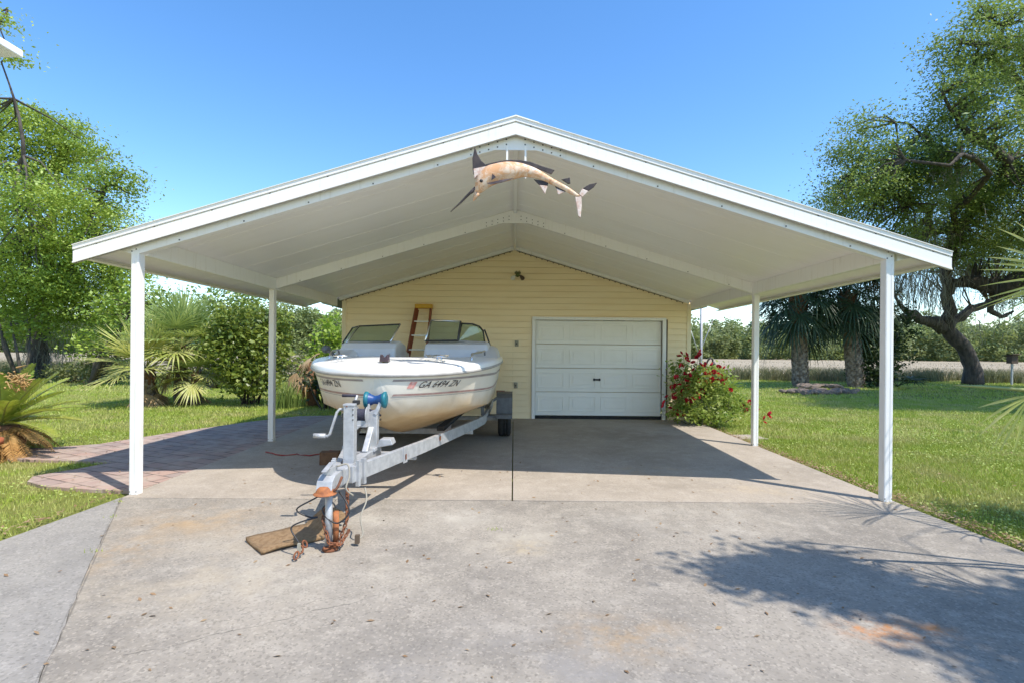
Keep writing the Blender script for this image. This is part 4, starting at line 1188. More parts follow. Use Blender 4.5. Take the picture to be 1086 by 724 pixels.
def bush(name, label, cat, blobs, n_sub, per, leaf, m, base, seed, sub=(.2, .1), stems=7, aspect=.55, stem_m='twig', shell=.5, up=.3, group=None, r0=.02):
    rng = np.random.default_rng(seed)
    t = thing(name, label, cat, base, group)
    P, T = clump_points(rng, blobs, per, sub, n_sub, shell)
    P = P[P[:, 2] > .02]
    np_mesh('foliage', leaf_quads(P, leaf, rng, aspect, up), 4, m, t)
    b = MB(); nodes = []
    for i in range(stems):
        c, r = blobs[i % len(blobs)]
        tip = Vector(c) + Vector(rng.normal(size=3)*np.array(r)*.45); st0 = Vector(base) + Vector((rng.normal()*.12, rng.normal()*.12, -.02))
        mid = st0.lerp(tip, .5) + Vector((rng.normal()*.1, rng.normal()*.1, 0))
        b.tube([st0, mid, tip], [r0*1.4, r0, r0*.4], stem_m, 6); nodes += [st0, mid, tip]
    twigs(b, rng, T, nodes, stem_m, .35, r0*.35)
    b.build('stem', t)
    return t

def wp_blob(px, py, Y, rpx, rpy=None, ry=None, k=1.0):
    p = at(px, py, Y); s = Y/F; rpy = rpx if rpy is None else rpy
    return ((p.x, p.y, p.z), (rpx*s, (rpx*s if ry is None else ry), rpy*s))

# ---------------- left oak
def big_tree(name, label, trunk, limbs, blobs, n_sub, per, leaf, m, base, seed, sub, share=.3, moss=None, r_tw=.05, aspect=.5):
    rng = np.random.default_rng(seed)
    t = thing(name, label, 'tree', base)
    b = MB(); nodes = []
    pts = rough_path(rng, [p for p, r in trunk], 3, .03); rr = np.interp(np.linspace(0, 1, len(pts)), np.linspace(0, 1, len(trunk)), [r for p, r in trunk])
    b.tube(pts, list(rr), 'bark', 14, True, True, .07, rng); nodes += pts[len(pts)//2:]
    b.build('trunk', t)
    for lm in limbs:
        b = MB()
        pts = rough_path(rng, [p for p, r in lm], 4, .06); rr = np.interp(np.linspace(0, 1, len(pts)), np.linspace(0, 1, len(lm)), [r for p, r in lm])
        b.tube(pts, list(rr), 'bark', 9, True, True, .07, rng); nodes += pts
        b.build('limb', t)
    P, T = clump_points(rng, blobs, per, sub, n_sub, .22, .42)
    np_mesh('crown', leaf_quads(P, leaf, rng, aspect), 4, m, t)
    b = MB(); twigs(b, rng, T, nodes, 'twig', share, r_tw); b.build('twigs', t, fix=False)
    if moss:
        V = []
        for (c, L, n, w) in moss:
            c = np.array(c)
            for i in range(n*3):
                p = c + rng.normal(size=3)*np.array((w*1.5, w*1.5, .45)); l = L*rng.uniform(.15, .75)*rng.uniform(.5, 1.3); ww = rng.uniform(.008, .022)
                a = rng.uniform(0, PI); dx = np.array((math.cos(a)*ww, math.sin(a)*ww, 0)); q = p
                for k in range(3):
                    e = q + np.array((rng.normal()*.09, rng.normal()*.09, -l/3)); f0 = 1-k*.28; f1 = 1-(k+1)*.30
                    V += [q-dx*f0, q+dx*f0, e+dx*f1, e-dx*f1]; q = e
        np_mesh('hanging_moss', np.array(V), 4, 'moss', t)
    return t

YL = 24.0
L_ = lambda x, y, dY=0: at(x, y, YL+dY)
def G(x, y, Y):
    p = at(x, y, Y); return (p.x, p.y, -.03)
tb = G(40, 400, YL)
big_tree('oak_tree', 'large bright green oak with dark trunk at the left behind the lawn',
    [(tb, .45), (L_(40, 370), .36), (L_(42, 330), .32), (L_(44, 290), .27)],
    [[(L_(43, 320), .22), (L_(20, 270, -1), .16), (L_(-10, 215, -2), .1), (L_(-30, 160, -2), .05)],
     [(L_(44, 290), .24), (L_(55, 230), .17), (L_(60, 170, 1), .1), (L_(45, 115, 1), .04)],
     [(L_(44, 300), .2), (L_(85, 250, -2), .14), (L_(110, 205, -3), .08), (L_(135, 180, -3), .03)],
     [(L_(42, 330), .16), (L_(80, 315, 2), .1), (L_(120, 300, 2), .05)],
     [(L_(42, 335), .15), (L_(0, 330, 2), .1), (L_(-40, 310, 2), .05)],
     [(L_(44, 290), .2), (L_(30, 220, -4), .13), (L_(25, 165, -5), .07), (L_(10, 90, -5), .03), (L_(8, 10, -5), .02)]],
    [wp_blob(20, 150, YL-2, 42, 36), wp_blob(65, 175, YL, 40, 36), wp_blob(105, 205, YL-3, 32, 28), wp_blob(40, 215, YL-5, 48, 38), wp_blob(-20, 200, YL-2, 55, 45),
     wp_blob(85, 265, YL-3, 46, 38), wp_blob(20, 285, YL-4, 48, 40), wp_blob(-30, 290, YL, 50, 45), wp_blob(120, 245, YL+1, 26, 28), wp_blob(60, 325, YL-2, 42, 30), wp_blob(105, 320, YL-1, 40, 32), wp_blob(10, 345, YL+1, 40, 22),
     wp_blob(15, 122, YL-2, 22, 14), wp_blob(75, 138, YL, 18, 13), wp_blob(130, 190, YL-3, 14, 12), wp_blob(135, 290, YL, 22, 30), wp_blob(135, 340, YL+1, 22, 24), wp_blob(80, 360, YL+2, 28, 16), wp_blob(100, 165, YL-1, 16, 14), wp_blob(60, 240, YL-2, 60, 50), wp_blob(100, 290, YL-2, 45, 40), wp_blob(30, 310, YL-3, 50, 40), wp_blob(50, 150, YL-1, 36, 26),
     wp_blob(3, 20, YL-5, 5, 10), wp_blob(14, 62, YL-5, 5, 4), wp_blob(-34, 140, YL-4, 26, 30)],
    28, 64, .13, 'oakl', tb, 21, (.55, .18), .25, [(L_(62, 370), 1.8, 60, .35), (L_(54, 340, 1), 1.6, 40, .4), (L_(85, 345, 2), 1.3, 30, .4), (L_(10, 330, 1), 1.4, 30, .5), (L_(45, 365, .3), 2.0, 40, .25), (L_(105, 345, 2), 1.2, 30, .4)])
# ---------------- right oak
YR = 27.0
Q = lambda x, y, dY=0: at(x, y, YR+dY)
rb_ = G(1032, 404, YR)
big_tree('oak_tree', 'old leaning oak draped with grey spanish moss at the right by the marsh',
    [(rb_, .48), (Q(1031, 388), .37), (Q(1023, 370), .34), (Q(1010, 356), .36), (Q(1000, 345), .30)],
    [[(Q(1000, 348), .36), (Q(985, 340, -.5), .25), (Q(968, 334, -1), .2), (Q(953, 338, -1.5), .12), (Q(945, 345, -2), .06)],
     [(Q(972, 336, -1), .15), (Q(957, 326, -1.5), .11), (Q(950, 316, -2), .05)],
     [(Q(1004, 350), .32), (Q(1006, 325, -.3), .27), (Q(1003, 295, -1), .25), (Q(1009, 262, -1.5), .26), (Q(1025, 235, -2), .22), (Q(1050, 205, -3), .15), (Q(1090, 185, -4), .1)],
     [(Q(1005, 345), .3), (Q(1022, 333, .5), .22), (Q(1040, 325, 1), .2), (Q(1052, 318, 1), .1)],
     [(Q(1010, 300, -1), .22), (Q(1035, 300, -1.5), .34), (Q(1060, 305, -2), .42), (Q(1090, 296, -3), .5), (Q(1140, 280, -4), .55)],
     [(Q(1060, 306, -2), .2), (Q(1050, 330, -2), .14), (Q(1062, 336, -2), .1), (Q(1075, 330, -2), .05)],
     [(Q(1009, 262, -1.5), .18), (Q(985, 230, -3), .13), (Q(945, 205, -5), .09), (Q(905, 185, -6), .04)],
     [(Q(1025, 235, -2), .15), (Q(1010, 190, -4), .11), (Q(985, 150, -6), .07), (Q(950, 130, -7), .03)],
     [(Q(1120, 230, -4), .3), (Q(1085, 190, -5), .2), (Q(1050, 155, -6), .16), (Q(1030, 145, -7), .13), (Q(1000, 100, -8), .05)],
     [(Q(1120, 230, -4), .25), (Q(1090, 110, -6), .15), (Q(1060, 70, -7), .1), (Q(1020, 45, -8), .04)],
     [(Q(1140, 100, -6), .2), (Q(1085, 60, -7), .12), (Q(1050, 20, -8), .04)],
     [(Q(1009, 240, -1.5), .15), (Q(1050, 185, -7), .10), (Q(960, 170, -8), .05)]],
    [wp_blob(905, 200, YR-7, 34, 20), wp_blob(950, 215, YR-5, 40, 22), wp_blob(930, 165, YR-7, 34, 26), wp_blob(975, 170, YR-6, 38, 24), wp_blob(1015, 150, YR-7, 36, 26), wp_blob(1000, 205, YR-4, 40, 24),
     wp_blob(1055, 215, YR-4, 38, 24), wp_blob(1060, 125, YR-7, 38, 30), wp_blob(1015, 95, YR-8, 30, 24), wp_blob(1050, 50, YR-8, 36, 28), wp_blob(1095, 70, YR-7, 36, 36), wp_blob(1005, 55, YR-8, 22, 20), wp_blob(1080, 20, YR-8, 36, 22), wp_blob(1040, 12, YR-8, 16, 12),
     wp_blob(990, 250, YR-2, 34, 18), wp_blob(1040, 255, YR-1, 36, 20), wp_blob(1085, 250, YR-3, 34, 22), wp_blob(940, 245, YR-5, 30, 16), wp_blob(880, 215, YR-7, 14, 10), wp_blob(915, 135, YR-7, 18, 14), wp_blob(990, 130, YR-7, 24, 16),
     wp_blob(1065, 285, YR+1, 34, 16), wp_blob(1130, 180, YR-6, 50, 60), wp_blob(1125, 280, YR-4, 34, 34), wp_blob(1020, 285, YR, 16, 12), wp_blob(965, 270, YR-3, 22, 12), wp_blob(1050, 175, YR-5, 30, 20), wp_blob(895, 165, YR-7, 14, 14), wp_blob(1090, 165, YR-5, 26, 20), wp_blob(935, 190, YR-5, 40, 30), wp_blob(985, 190, YR-5, 40, 30), wp_blob(1040, 95, YR-7, 34, 30), wp_blob(1070, 190, YR-4, 36, 26), wp_blob(900, 225, YR-5, 26, 12), wp_blob(1030, 215, YR-3, 30, 24), wp_blob(1060, 270, YR, 40, 18), wp_blob(1085, 312, YR+1, 28, 12), wp_blob(940, 262, YR-3, 30, 12), wp_blob(1022, 262, YR-2, 26, 16), wp_blob(980, 275, YR+1, 26, 14), wp_blob(1092, 230, YR-2, 30, 30)],
    33, 72, .112, 'oakr', rb_, 33, (.60, .2), .35,
    [(Q(x, y, dy), L, n, w) for x, y, dy, L, n, w in
      [(935, 285, -4, 2.2, 60, .35), (950, 290, -3, 2.6, 70, .4), (968, 295, -2, 2.4, 70, .45), (985, 300, -1, 2.4, 60, .45), (925, 300, -4, 1.8, 40, .3), (998, 320, -.6, 1.6, 40, .3), (1010, 290, -1, 2.2, 50, .35), (975, 240, -3, 1.6, 50, .5),
       (1000, 240, -2, 1.8, 50, .5), (1040, 275, -1, 1.6, 40, .4), (1070, 318, -2, 1.4, 30, .4), (1035, 340, 1, 1.2, 20, .3), (960, 258, -4, 1.4, 40, .5), (1015, 225, -2, 1.5, 40, .5), (1010, 170, -7, .9, 40, .3), (1062, 325, -2, 1.5, 24, .2), (955, 325, -1.5, .9, 20, .2)]], .055)

# ---------------- cabbage palms on the right, in the oak's shade
YP = 23.5
def cabbage(label, xb, yb, xt, yt, n, seed, lean, base_r=.40, w=.0):
    rng = np.random.default_rng(seed)
    p = G(xb, yb, YP); top = at(xt, yt, YP); t = thing('cabbage_palm', label, 'palm', p, 'shaded cabbage palms on the right')
    palm_trunk('trunk', t, p, top, base_r, base_r*.90, rng, fat=.22)
    for i in range(n):
        b = MB(); a = 2*PI*i*.618*1.0 + rng.normal()*.1; el = R(70) - R(125)*(i/n)
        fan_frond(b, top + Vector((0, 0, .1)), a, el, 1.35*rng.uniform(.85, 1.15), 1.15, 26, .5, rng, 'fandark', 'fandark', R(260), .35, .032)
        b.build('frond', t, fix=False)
    return t
cabbage('shaded cabbage palm with a straight boot covered trunk left of the rock pile end', 849, 408, 846, 318, 40, 41, 0, .31)
cabbage('shaded cabbage palm with a slimmer slanted trunk right of the rock pile', 908, 408, 898, 312, 42, 42, 0, .32)
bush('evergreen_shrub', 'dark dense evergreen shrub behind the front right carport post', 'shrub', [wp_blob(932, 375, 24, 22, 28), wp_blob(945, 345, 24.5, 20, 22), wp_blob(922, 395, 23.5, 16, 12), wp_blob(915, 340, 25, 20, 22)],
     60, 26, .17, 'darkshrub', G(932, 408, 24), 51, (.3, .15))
rng = np.random.default_rng(77)
pt = thing('palmetto', 'low dark palmetto fan beside the evergreen shrub right of the palms', 'palm', G(950, 405, 23))
for i in range(9):
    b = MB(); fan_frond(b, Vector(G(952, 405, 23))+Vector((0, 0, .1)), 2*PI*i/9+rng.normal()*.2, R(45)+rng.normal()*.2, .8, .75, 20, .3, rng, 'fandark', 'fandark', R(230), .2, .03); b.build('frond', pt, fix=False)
p_ = at(965, 384, 23)
# ---------------- fan palms on the left
YA = 13.6
def fan_palm(label, px, pyb, pyc, n, seed, Rb=.95, Lp=.75, m='fan', trunk_r=.14, Y=YA, els=(87, -5), dead=3, group='fan palms left of the carport'):
    rng = np.random.default_rng(seed); p = G(px, pyb, Y); top = at(px, pyc, Y)
    t = thing('fan_palm', label, 'palm', p, group)
    palm_trunk('trunk', t, p, top, trunk_r*1.1, trunk_r, rng)
    for i in range(n):
        b = MB(); a = 2*PI*i*.618 + rng.normal()*.12; el = R(els[0]) - R(els[0]-els[1])*(i/n)**.9
        mm = m if i < n-4 or m != 'fan' else 'fanyel'
        fan_frond(b, top, a, el, Lp*rng.uniform(.85, 1.15), Rb*rng.uniform(.88, 1.08), 28, .0+.30*(i/n)**1.6, rng, mm, 'petiole', R(235), .04+.18*(i/n), .019); b.build('frond', t, fix=False)
    for i in range(dead):
        b = MB(); fan_frond(b, top, rng.uniform(0, 2*PI), R(-60), .5, .75, 16, .3, rng, 'deadleaf', 'deadleaf', R(120), .3, .02); b.build('dead_frond', t, fix=False)
    return t
fan_palm('tall fan palm with upright green fronds left of the leafy shrub', 192, 425, 370, 28, 61, .95, .78)
fan_palm('fan palm with long yellowish fronds spreading behind the front left post', 156, 428, 392, 16, 62, .95, .68, 'fanyel', .16, YA-.6, (75, -10), 4)
fan_palm('lower fan palm with drooping fronds in front of the leafy shrub', 208, 422, 396, 12, 63, .62, .42, 'fan', .10, YA-.4, (70, -30), 2)
# ---------------- near fan palm at the right edge
rng = np.random.default_rng(64)
np_ = thing('fan_palm', 'yellow green fan palm whose frond tips enter at the right edge', 'palm', (4.7, 2.75, -.03))
palm_trunk('trunk', np_, (4.7, 2.75, -.03), (4.7, 2.75, 1.15), .17, .15, rng)
ctr = Vector((4.7, 2.75, 1.2))
for (hub, R_, n_, dr, sp, tip) in ((Vector((3.40, 3.05, 1.90)), .62, 20, .04, 130, ((-.95, .0, .30), (.3, -.35, 1))), (Vector((3.10, 3.06, 1.18)), .40, 10, .10, 100, ((-.42, 0, -.9), (-.9, .25, .4))), (Vector((3.9, 2.2, 1.9)), .9, 26, .2, 220, None), (Vector((4.5, 3.7, 2.2)), .8, 26, .2, 220, None), (Vector((5.4, 3.2, 2.0)), .9, 26, .2, 220, None), (Vector((5.6, 2.4, 1.5)), .9, 26, .3, 220, None), (Vector((4.9, 1.9, 2.2)), .9, 26, .2, 220, None), (Vector((4.6, 3.6, 1.3)), .8, 24, .4, 220, None), (Vector((4.1, 2.1, 1.2)), .8, 24, .4, 220, None)):
    b = MB(); dv = hub - ctr; az = math.atan2(dv.y, dv.x); L2 = dv.length
    sag = .18; el = math.asin(max(-1, min(1, (dv.z + sag*L2)/L2)))
    fan_frond(b, ctr, az, el, L2, R_, n_, dr, rng, 'fanyel', 'petiole', R(sp), sag, .008, .18, tip, hub); b.build('frond', np_, fix=False)
b = MB(); b.tube([at(1011, 408, 3.0), at(1040, 409.5, 3.02), at(1086, 413, 3.06), Vector((3.9, 3.0, 1.17)), Vector((4.6, 2.8, 1.2))], [.003, .009, .011, .013, .018], 'petiole', 6); b.build('frond_stalk', np_)
# ---------------- sago palm and pot at the left edge
rng = np.random.default_rng(65)
sb = Vector((-6.75, 6.75, -.03)); sg = thing('sago_palm', 'sago palm with green fronds above a skirt of dead orange fronds', 'sago palm', sb)
b = MB(); b.tube([sb, sb+Vector((0, 0, .2)), sb+Vector((0, 0, .42))], [.22, .24, .17], 'fibre', 14, True, True, .12, rng); b.build('trunk', sg)
cr_ = sb + Vector((0, 0, .42))
for i in range(30):
    b = MB(); a = 2*PI*i*.618+rng.normal()*.1; el = R(66)-R(56)*(i/30)
    feather_frond(b, cr_, a, el, 1.05*rng.uniform(.85, 1.1), 52, .17, .16+.14*(i/30), rng, 'sago', 'petiole', .009, .55); b.build('frond', sg, fix=False)
for i in range(26):
    b = MB(); a = 2*PI*i*.618+rng.normal()*.2; el = R(30)-R(35)*(i/26)
    feather_frond(b, cr_-Vector((0, 0, .08)), a, el, .72*rng.uniform(.8, 1.1), 40, .13, .75, rng, 'orangedead', 'orangedead', .007, -.3); b.build('dead_frond', sg, fix=False)
b = MB(); q = at(19, 404, 6.5)
for i in range(90):
    d = Vector(rng.normal(size=3))*.06; b.tube([q+d, q+d+Vector(rng.normal(size=3))*.04], [.012, .004], 'orangedead', 4)
b.build('seed_cone', sg, fix=False)
pp = Vector((-6.42, 6.15, -.03))
b = MB(); b.lathe(pp, [(0, 0), (.13, 0), (.19, .26), (.215, .26), (.22, .33), (.19, .33), (.17, .27), (0, .26)], 'terracotta', 24); pot = b.build('flower_pot')
tag(pot, 'round terracotta pot standing in the grass by the sago palm', 'pot')
# ---------------- shrubs on the left
bush('leafy_shrub', 'round glossy yellow green shrub beside the left middle carport post', 'shrub', [wp_blob(262, 347, 13.4, 30, 26), wp_blob(280, 372, 13.4, 26, 28), wp_blob(248, 376, 13.2, 25, 30), wp_blob(268, 400, 13.2, 28, 18), wp_blob(240, 352, 13.6, 18, 22), wp_blob(290, 347, 13.6, 16, 18)],
     230, 20, .12, 'shrub', G(266, 424, 13.4), 71, (.16, .08), 12, .6)
bush('dark_tree', 'dull green tree rising behind the leafy shrub on the left', 'tree', [wp_blob(240, 322, 19, 24, 16), wp_blob(268, 318, 19, 18, 14), wp_blob(210, 340, 19, 30, 26), wp_blob(180, 330, 20, 26, 26), wp_blob(255, 345, 19, 28, 24)], 30, 26, .16, 'oakr', G(225, 405, 19), 72, (.36, .16), 8, r0=.06)
bush('bright_shrub', 'bright lime green shrub by the left corner of the garage', 'shrub', [wp_blob(350, 350, 14, 16, 16), wp_blob(342, 370, 13.8, 17, 15), wp_blob(358, 372, 14, 14, 18), wp_blob(335, 388, 13.6, 12, 12), wp_blob(352, 395, 13.8, 14, 18)],
     130, 18, .11, 'shrubbright', G(348, 418, 14), 73, (.15, .08), 8, .6)
rng = np.random.default_rng(74)
dp = thing('dead_palm_clump', 'withered tan palm fronds drooping left of the boat bow', 'palm', G(332, 418, 13.2))
for i in range(11):
    b = MB(); fan_frond(b, at(329+rng.normal()*5, 388+rng.normal()*10, 13.2), rng.uniform(0, 2*PI), R(-20)+rng.normal()*.6, .2, .45, 9, .5, rng, 'deadleaf' if i % 2 else 'orangedead', 'deadleaf', R(90), .4, .03); b.build('dead_frond', dp, fix=False)
b = MB(); b.tube([Vector(G(332, 418, 13.2)), at(331, 400, 13.2), at(330, 384, 13.2)], [.14, .12, .1], 'fibre', 10); b.build('trunk', dp)
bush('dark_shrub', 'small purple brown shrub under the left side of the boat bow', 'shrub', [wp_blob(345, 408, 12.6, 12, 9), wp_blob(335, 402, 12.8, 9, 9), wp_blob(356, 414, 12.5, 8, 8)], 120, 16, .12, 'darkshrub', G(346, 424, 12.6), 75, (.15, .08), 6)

def blades(cent, h, w, rng, lean=.35):
    n = len(cent); hh = h*rng.uniform(.6, 1.3, n); a = rng.uniform(0, 2*PI, n); l = rng.uniform(0, 1, n)*lean*hh; a2 = rng.uniform(0, 2*PI, n)
    q = np.empty((n, 3, 3)); dx = np.stack((np.cos(a)*w, np.sin(a)*w, 0*a), 1)
    q[:, 0] = cent - dx; q[:, 1] = cent + dx; q[:, 2] = cent + np.stack((np.cos(a2)*l, np.sin(a2)*l, hh), 1)
    return q.reshape(-1, 3)
def long_blades(cent, h, w, rng, lean=.5):
    """taller blades of two quads that arch over"""
    n = len(cent); hh = h*rng.uniform(.6, 1.25, n); a = rng.uniform(0, 2*PI, n); l = rng.uniform(.15, 1, n)*lean*hh; a2 = rng.uniform(0, 2*PI, n)
    dx = np.stack((np.cos(a)*w, np.sin(a)*w, 0*a), 1); dr = np.stack((np.cos(a2), np.sin(a2), 0*a), 1)
    m1 = cent + dr*(l*.25)[:, None] + np.stack((0*a, 0*a, hh*.6), 1); m2 = cent + dr*l[:, None] + np.stack((0*a, 0*a, hh), 1)
    q = np.empty((n, 2, 4, 3)); q[:, 0, 0] = cent-dx; q[:, 0, 1] = cent+dx; q[:, 0, 2] = m1+dx*.8; q[:, 0, 3] = m1-dx*.8
    q[:, 1, 0] = m1-dx*.8; q[:, 1, 1] = m1+dx*.8; q[:, 1, 2] = m2+dx*.1; q[:, 1, 3] = m2-dx*.1
    return q.reshape(-1, 3)
rng = np.random.default_rng(81)
ic = G(302, 428, 12.6); c = np.array(ic)[None] + rng.normal(size=(130, 3))*np.array((.16, .16, 0))
tag(np_mesh('iris_clump', long_blades(c, .62, .012, rng, .4), 4, 'iris'), 'clump of tall upright green iris blades right of the left middle post', 'plant')
# ---------------- rose bush
rng = np.random.default_rng(91)
rbase = G(742, 447, 9.95)
rose = bush('rose_bush', 'rose bush covered in crimson blooms by the right corner of the garage', 'rose bush',
    [wp_blob(737, 420, 9.9, 22, 22), wp_blob(762, 425, 10.1, 22, 18), wp_blob(722, 400, 9.85, 12, 20), wp_blob(750, 400, 9.9, 22, 14), wp_blob(778, 428, 10.2, 14, 12), wp_blob(728, 436, 9.8, 18, 9), wp_blob(755, 440, 9.8, 18, 8), wp_blob(775, 410, 10.3, 9, 6)],
    560, 15, .066, 'rosel', rbase, 91, (.11, .05), 14, .62, 'stem', .45, r0=.012)
pb = MB()
V = []
for k in range(5):      # one open bloom of layered petals
    n = 4+k; r = .008+.008*k
    for j in range(n):
        a = 2*PI*j/n + k*.7; o = Vector((math.cos(a), math.sin(a), 0)); t = Vector((-o.y, o.x, 0)); h = .030-.004*k
        pb.add([o*r*.3+Vector((0, 0, -.01)), o*r+t*r*.75+Vector((0, 0, h*.5)), o*r*1.25+Vector((0, 0, h)), o*r-t*r*.75+Vector((0, 0, h*.5))], [(0, 1, 2, 3)], 'rose')
rp = pb.build('rose_bloom', None, fix=False); rmesh = rp.data
spots = [(742, 372), (735, 383), (722, 388), (728, 396), (718, 400), (733, 401), (741, 398), (748, 391), (752, 396), (758, 402), (745, 404), (764, 398), (730, 410), (724, 415), (716, 421), (721, 406), (711, 411), (707, 419), (704, 425), (713, 432), (726, 424), (731, 430), (738, 414), (750, 408), (757, 393), (762, 388), (770, 401), (725, 440), (719, 436), (736, 392), (729, 380), (724, 374), (743, 386), (790, 429), (796, 426), (786, 432), (803, 438), (809, 442), (812, 447), (802, 446), (766, 406), (775, 412), (735, 421), (746, 415), (739, 378), (732, 404), (755, 386), (747, 396), (760, 396), (716, 410), (727, 403), (740, 406)]
spots += [(px + rng.normal()*4, py + rng.normal()*4) for px, py in spots[:44]]
for i, (px, py) in enumerate(spots):
    o = rp if i == 0 else rp.copy()
    if i: C.objects.link(o)
    q = at(px+rng.normal()*.8, py+rng.normal()*.8, 9.72+rng.uniform(-.06, .15) + (.35 if px > 780 else 0))
    o.parent = rose; o.location = q - Vector(rbase)
    s_ = rng.uniform(.75, 1.25); o.scale = (s_, s_, s_)
    o.rotation_euler = (R(55)+rng.normal()*.4, rng.normal()*.4, rng.uniform(0, 6.28))
b = MB()
for (px, py) in ((790, 429), (796, 426), (803, 438), (809, 442), (812, 447), (704, 425), (711, 411), (724, 374), (742, 372), (718, 400)):
    q = at(px, py, 9.75 + (.35 if px > 780 else 0)); c0 = at(775 if px > 780 else 732, 432, 10.0); m0 = c0.lerp(q, .6)+Vector((0, 0, .08))
    b.tube([c0, m0, q], [.007, .005, .003], 'stem', 5)
b.build('cane', rose)
# ---------------- things beyond the garage on the right
po = thing('flag_pole', 'thin grey metal pole behind the rose bush', 'pole', G(743, 400, 14))
b = MB(); b.tube([Vector(G(743, 400, 14)), at(743.5, 395, 14), at(744, 322, 14)], .034, 'steelpole', 10); b.build('pole', po)
b = MB(); b.tube([at(742, 383, 13.9), at(743, 378, 13.9), at(742.5, 372, 13.9)], .028, 'steelpole', 6); b.build('cleat', po)
sp_ = thing('bare_sapling', 'bare pale forked sapling beside the grey pole', 'sapling', G(742, 402, 17))
b = MB(); g0 = Vector(G(742, 402, 17)); b.tube([g0, at(742, 385, 17), at(741, 374, 17)], [.03, .028, .022], 'steelpole', 6); b.build('trunk', sp_)
for e in ((732, 348), (756, 340), (748, 360)):
    b = MB(); b.tube([at(741, 376, 17), at((741+e[0])/2, (374+e[1])/2+1, 17), at(*e, 17)], [.022, .016, .008], 'steelpole', 5); b.build('limb', sp_)
hk = thing('iron_hook', 'black curved iron garden hook with hanging lantern behind the rose bush', 'garden hook', G(749, 402, 12))
b = MB(); b.tube([Vector(G(747, 402, 12)), at(747, 395, 12), at(748.5, 387, 12), at(751, 381.5, 12), at(753.5, 379.5, 12), at(755.5, 380.5, 12), at(756, 382.5, 12)], .022, 'iron', 8); b.build('hook', hk)
q = at(756, 388, 12); b = MB(); b.lathe(q, [(0, .12), (.03, .11), (.055, .06), (.06, .055), (.05, .04), (.05, -.07), (.065, -.08), (.065, -.10), (0, -.10)], 'iron', 12); b.build('lantern', hk)
bh = thing('birdhouse', 'dark wooden birdhouse on a grey post at the marsh edge right', 'birdhouse', G(1073, 402, 27))
b = MB(); q = at(1073.5, 381, 27); b.bar(Vector(G(1073, 402, 27)), q-Vector((0, 0, .2)), .07, .07, 'steelpole'); b.build('post', bh)
b = MB(); b.box(q, (.34, .3, .42), 'birdwood'); b.cyl(q+Vector((0, -.151, .03)), q+Vector((0, -.16, .03)), .04, 'black', 12); b.build('nest_box', bh)
b = MB(); b.box(q+Vector((0, -.04, .235)), (.46, .48, .04), 'birdwood', Matrix.Rotation(R(-10), 3, 'X')); b.build('roof', bh)
# rock pile: each rock its own object
rng = np.random.default_rng(95)
rk = []
for kind in range(4):
    bm = bmesh.new(); bmesh.ops.create_icosphere(bm, subdivisions=3, radius=1)
    ph = rng.uniform(0, 9, 3); sc = rng.uniform(.7, 1.2, 3)
    for v in bm.verts:
        c = v.co; k = 1+.20*math.sin(2.3*c.x+ph[0])*math.sin(2.9*c.y+ph[1])+.12*math.sin(5*c.z+ph[2])
        v.co = Vector((max(-.8, min(.85, c.x*k*sc[0])), max(-.8, min(.8, c.y*k*sc[1])), max(-.55, min(.5, c.z*k*.8))))
    me = bpy.data.meshes.new('rock'); bm.to_mesh(me); bm.free(); me.materials.append(MT['stone']); rk.append(me)
places = [(832+i*3.0+rng.normal()*1.0, 415.6+rng.normal()*.6-.10*abs(i-11)*.0, .15+.08*rng.random(), 0) for i in range(25)] + [(848+rng.uniform(-9, 12), 413+rng.normal()*.4, .18, .12) for _ in range(4)] + [(868+rng.uniform(-12, 28), 413+rng.normal()*.5, .18, .12) for _ in range(11)] + [(864+rng.uniform(-10, 24), 416.8, .16, 0) for _ in range(8)]
for i, (px, py, s_, zz) in enumerate(places):
    o = bpy.data.objects.new('rock', rk[i % 4]); C.objects.link(o)
    dy = (py-374-.0094*(px-545)); Y = F*(ZC-.0)/dy
    o.location = ((px-545)*Y/F, Y+rng.normal()*.2, s_*.25+zz); o.scale = (s_*rng.uniform(.8, 1.3), s_*rng.uniform(.8, 1.2), s_*rng.uniform(.6, .95)); o.rotation_euler = (rng.normal()*.2, rng.normal()*.2, rng.uniform(0, 6.28))
    tag(o, 'brown field stone in the low rock ring on the lawn before the palms', 'rock', 'stones of the rock ring')
# ---------------- tree outside the frame that shades the driveway
ov = []
rng = np.random.default_rng(97)
def sh(x, y, z): k = z/math.tan(SUN_EL); return (x + SUN_AZ.x*k, y + SUN_AZ.y*k, z)
shade = [(1.42, 3.28, .14, .07), (1.6, 3.3, .22, .14), (1.75, 3.28, .28, .2), (2.0, 3.3, .3, .25), (2.2, 3.05, .35, .28), (2.5, 2.85, .3, .25), (1.8, 3.3, .3, .25), (1.7, 3.05, .25, .15), (2.05, 3.15, .32, .25), (2.35, 2.95, .32, .25), (2.45, 2.65, .3, .25), (2.35, 2.4, .3, .2), (2.6, 2.2, .4, .25), (2.75, 2.75, .35, .3), (3.1, 2.5, .4, .35), (2.1, 3.45, .3, .1), (3.4, 2.9, .4, .3), (4.3, 4.6, .5, .28), (5.0, 4.4, .6, .4), (4.7, 3.9, .5, .35), (5.6, 4.7, .6, .3)]
blobs = [(sh(x, y, 5.0+.25*(i % 3)), (rx, ry, .28)) for i, (x, y, rx, ry) in enumerate(shade)]
blobs += [((7.5, .2, 6.0), (1.3, 1.2, .8)), ((9.0, -1.0, 6.6), (1.5, 1.5, 1.0)), ((10.3, .5, 6.2), (1.4, 1.4, 1.0)), ((9, -2.6, 6.0), (1.4, 1.2, .9))]
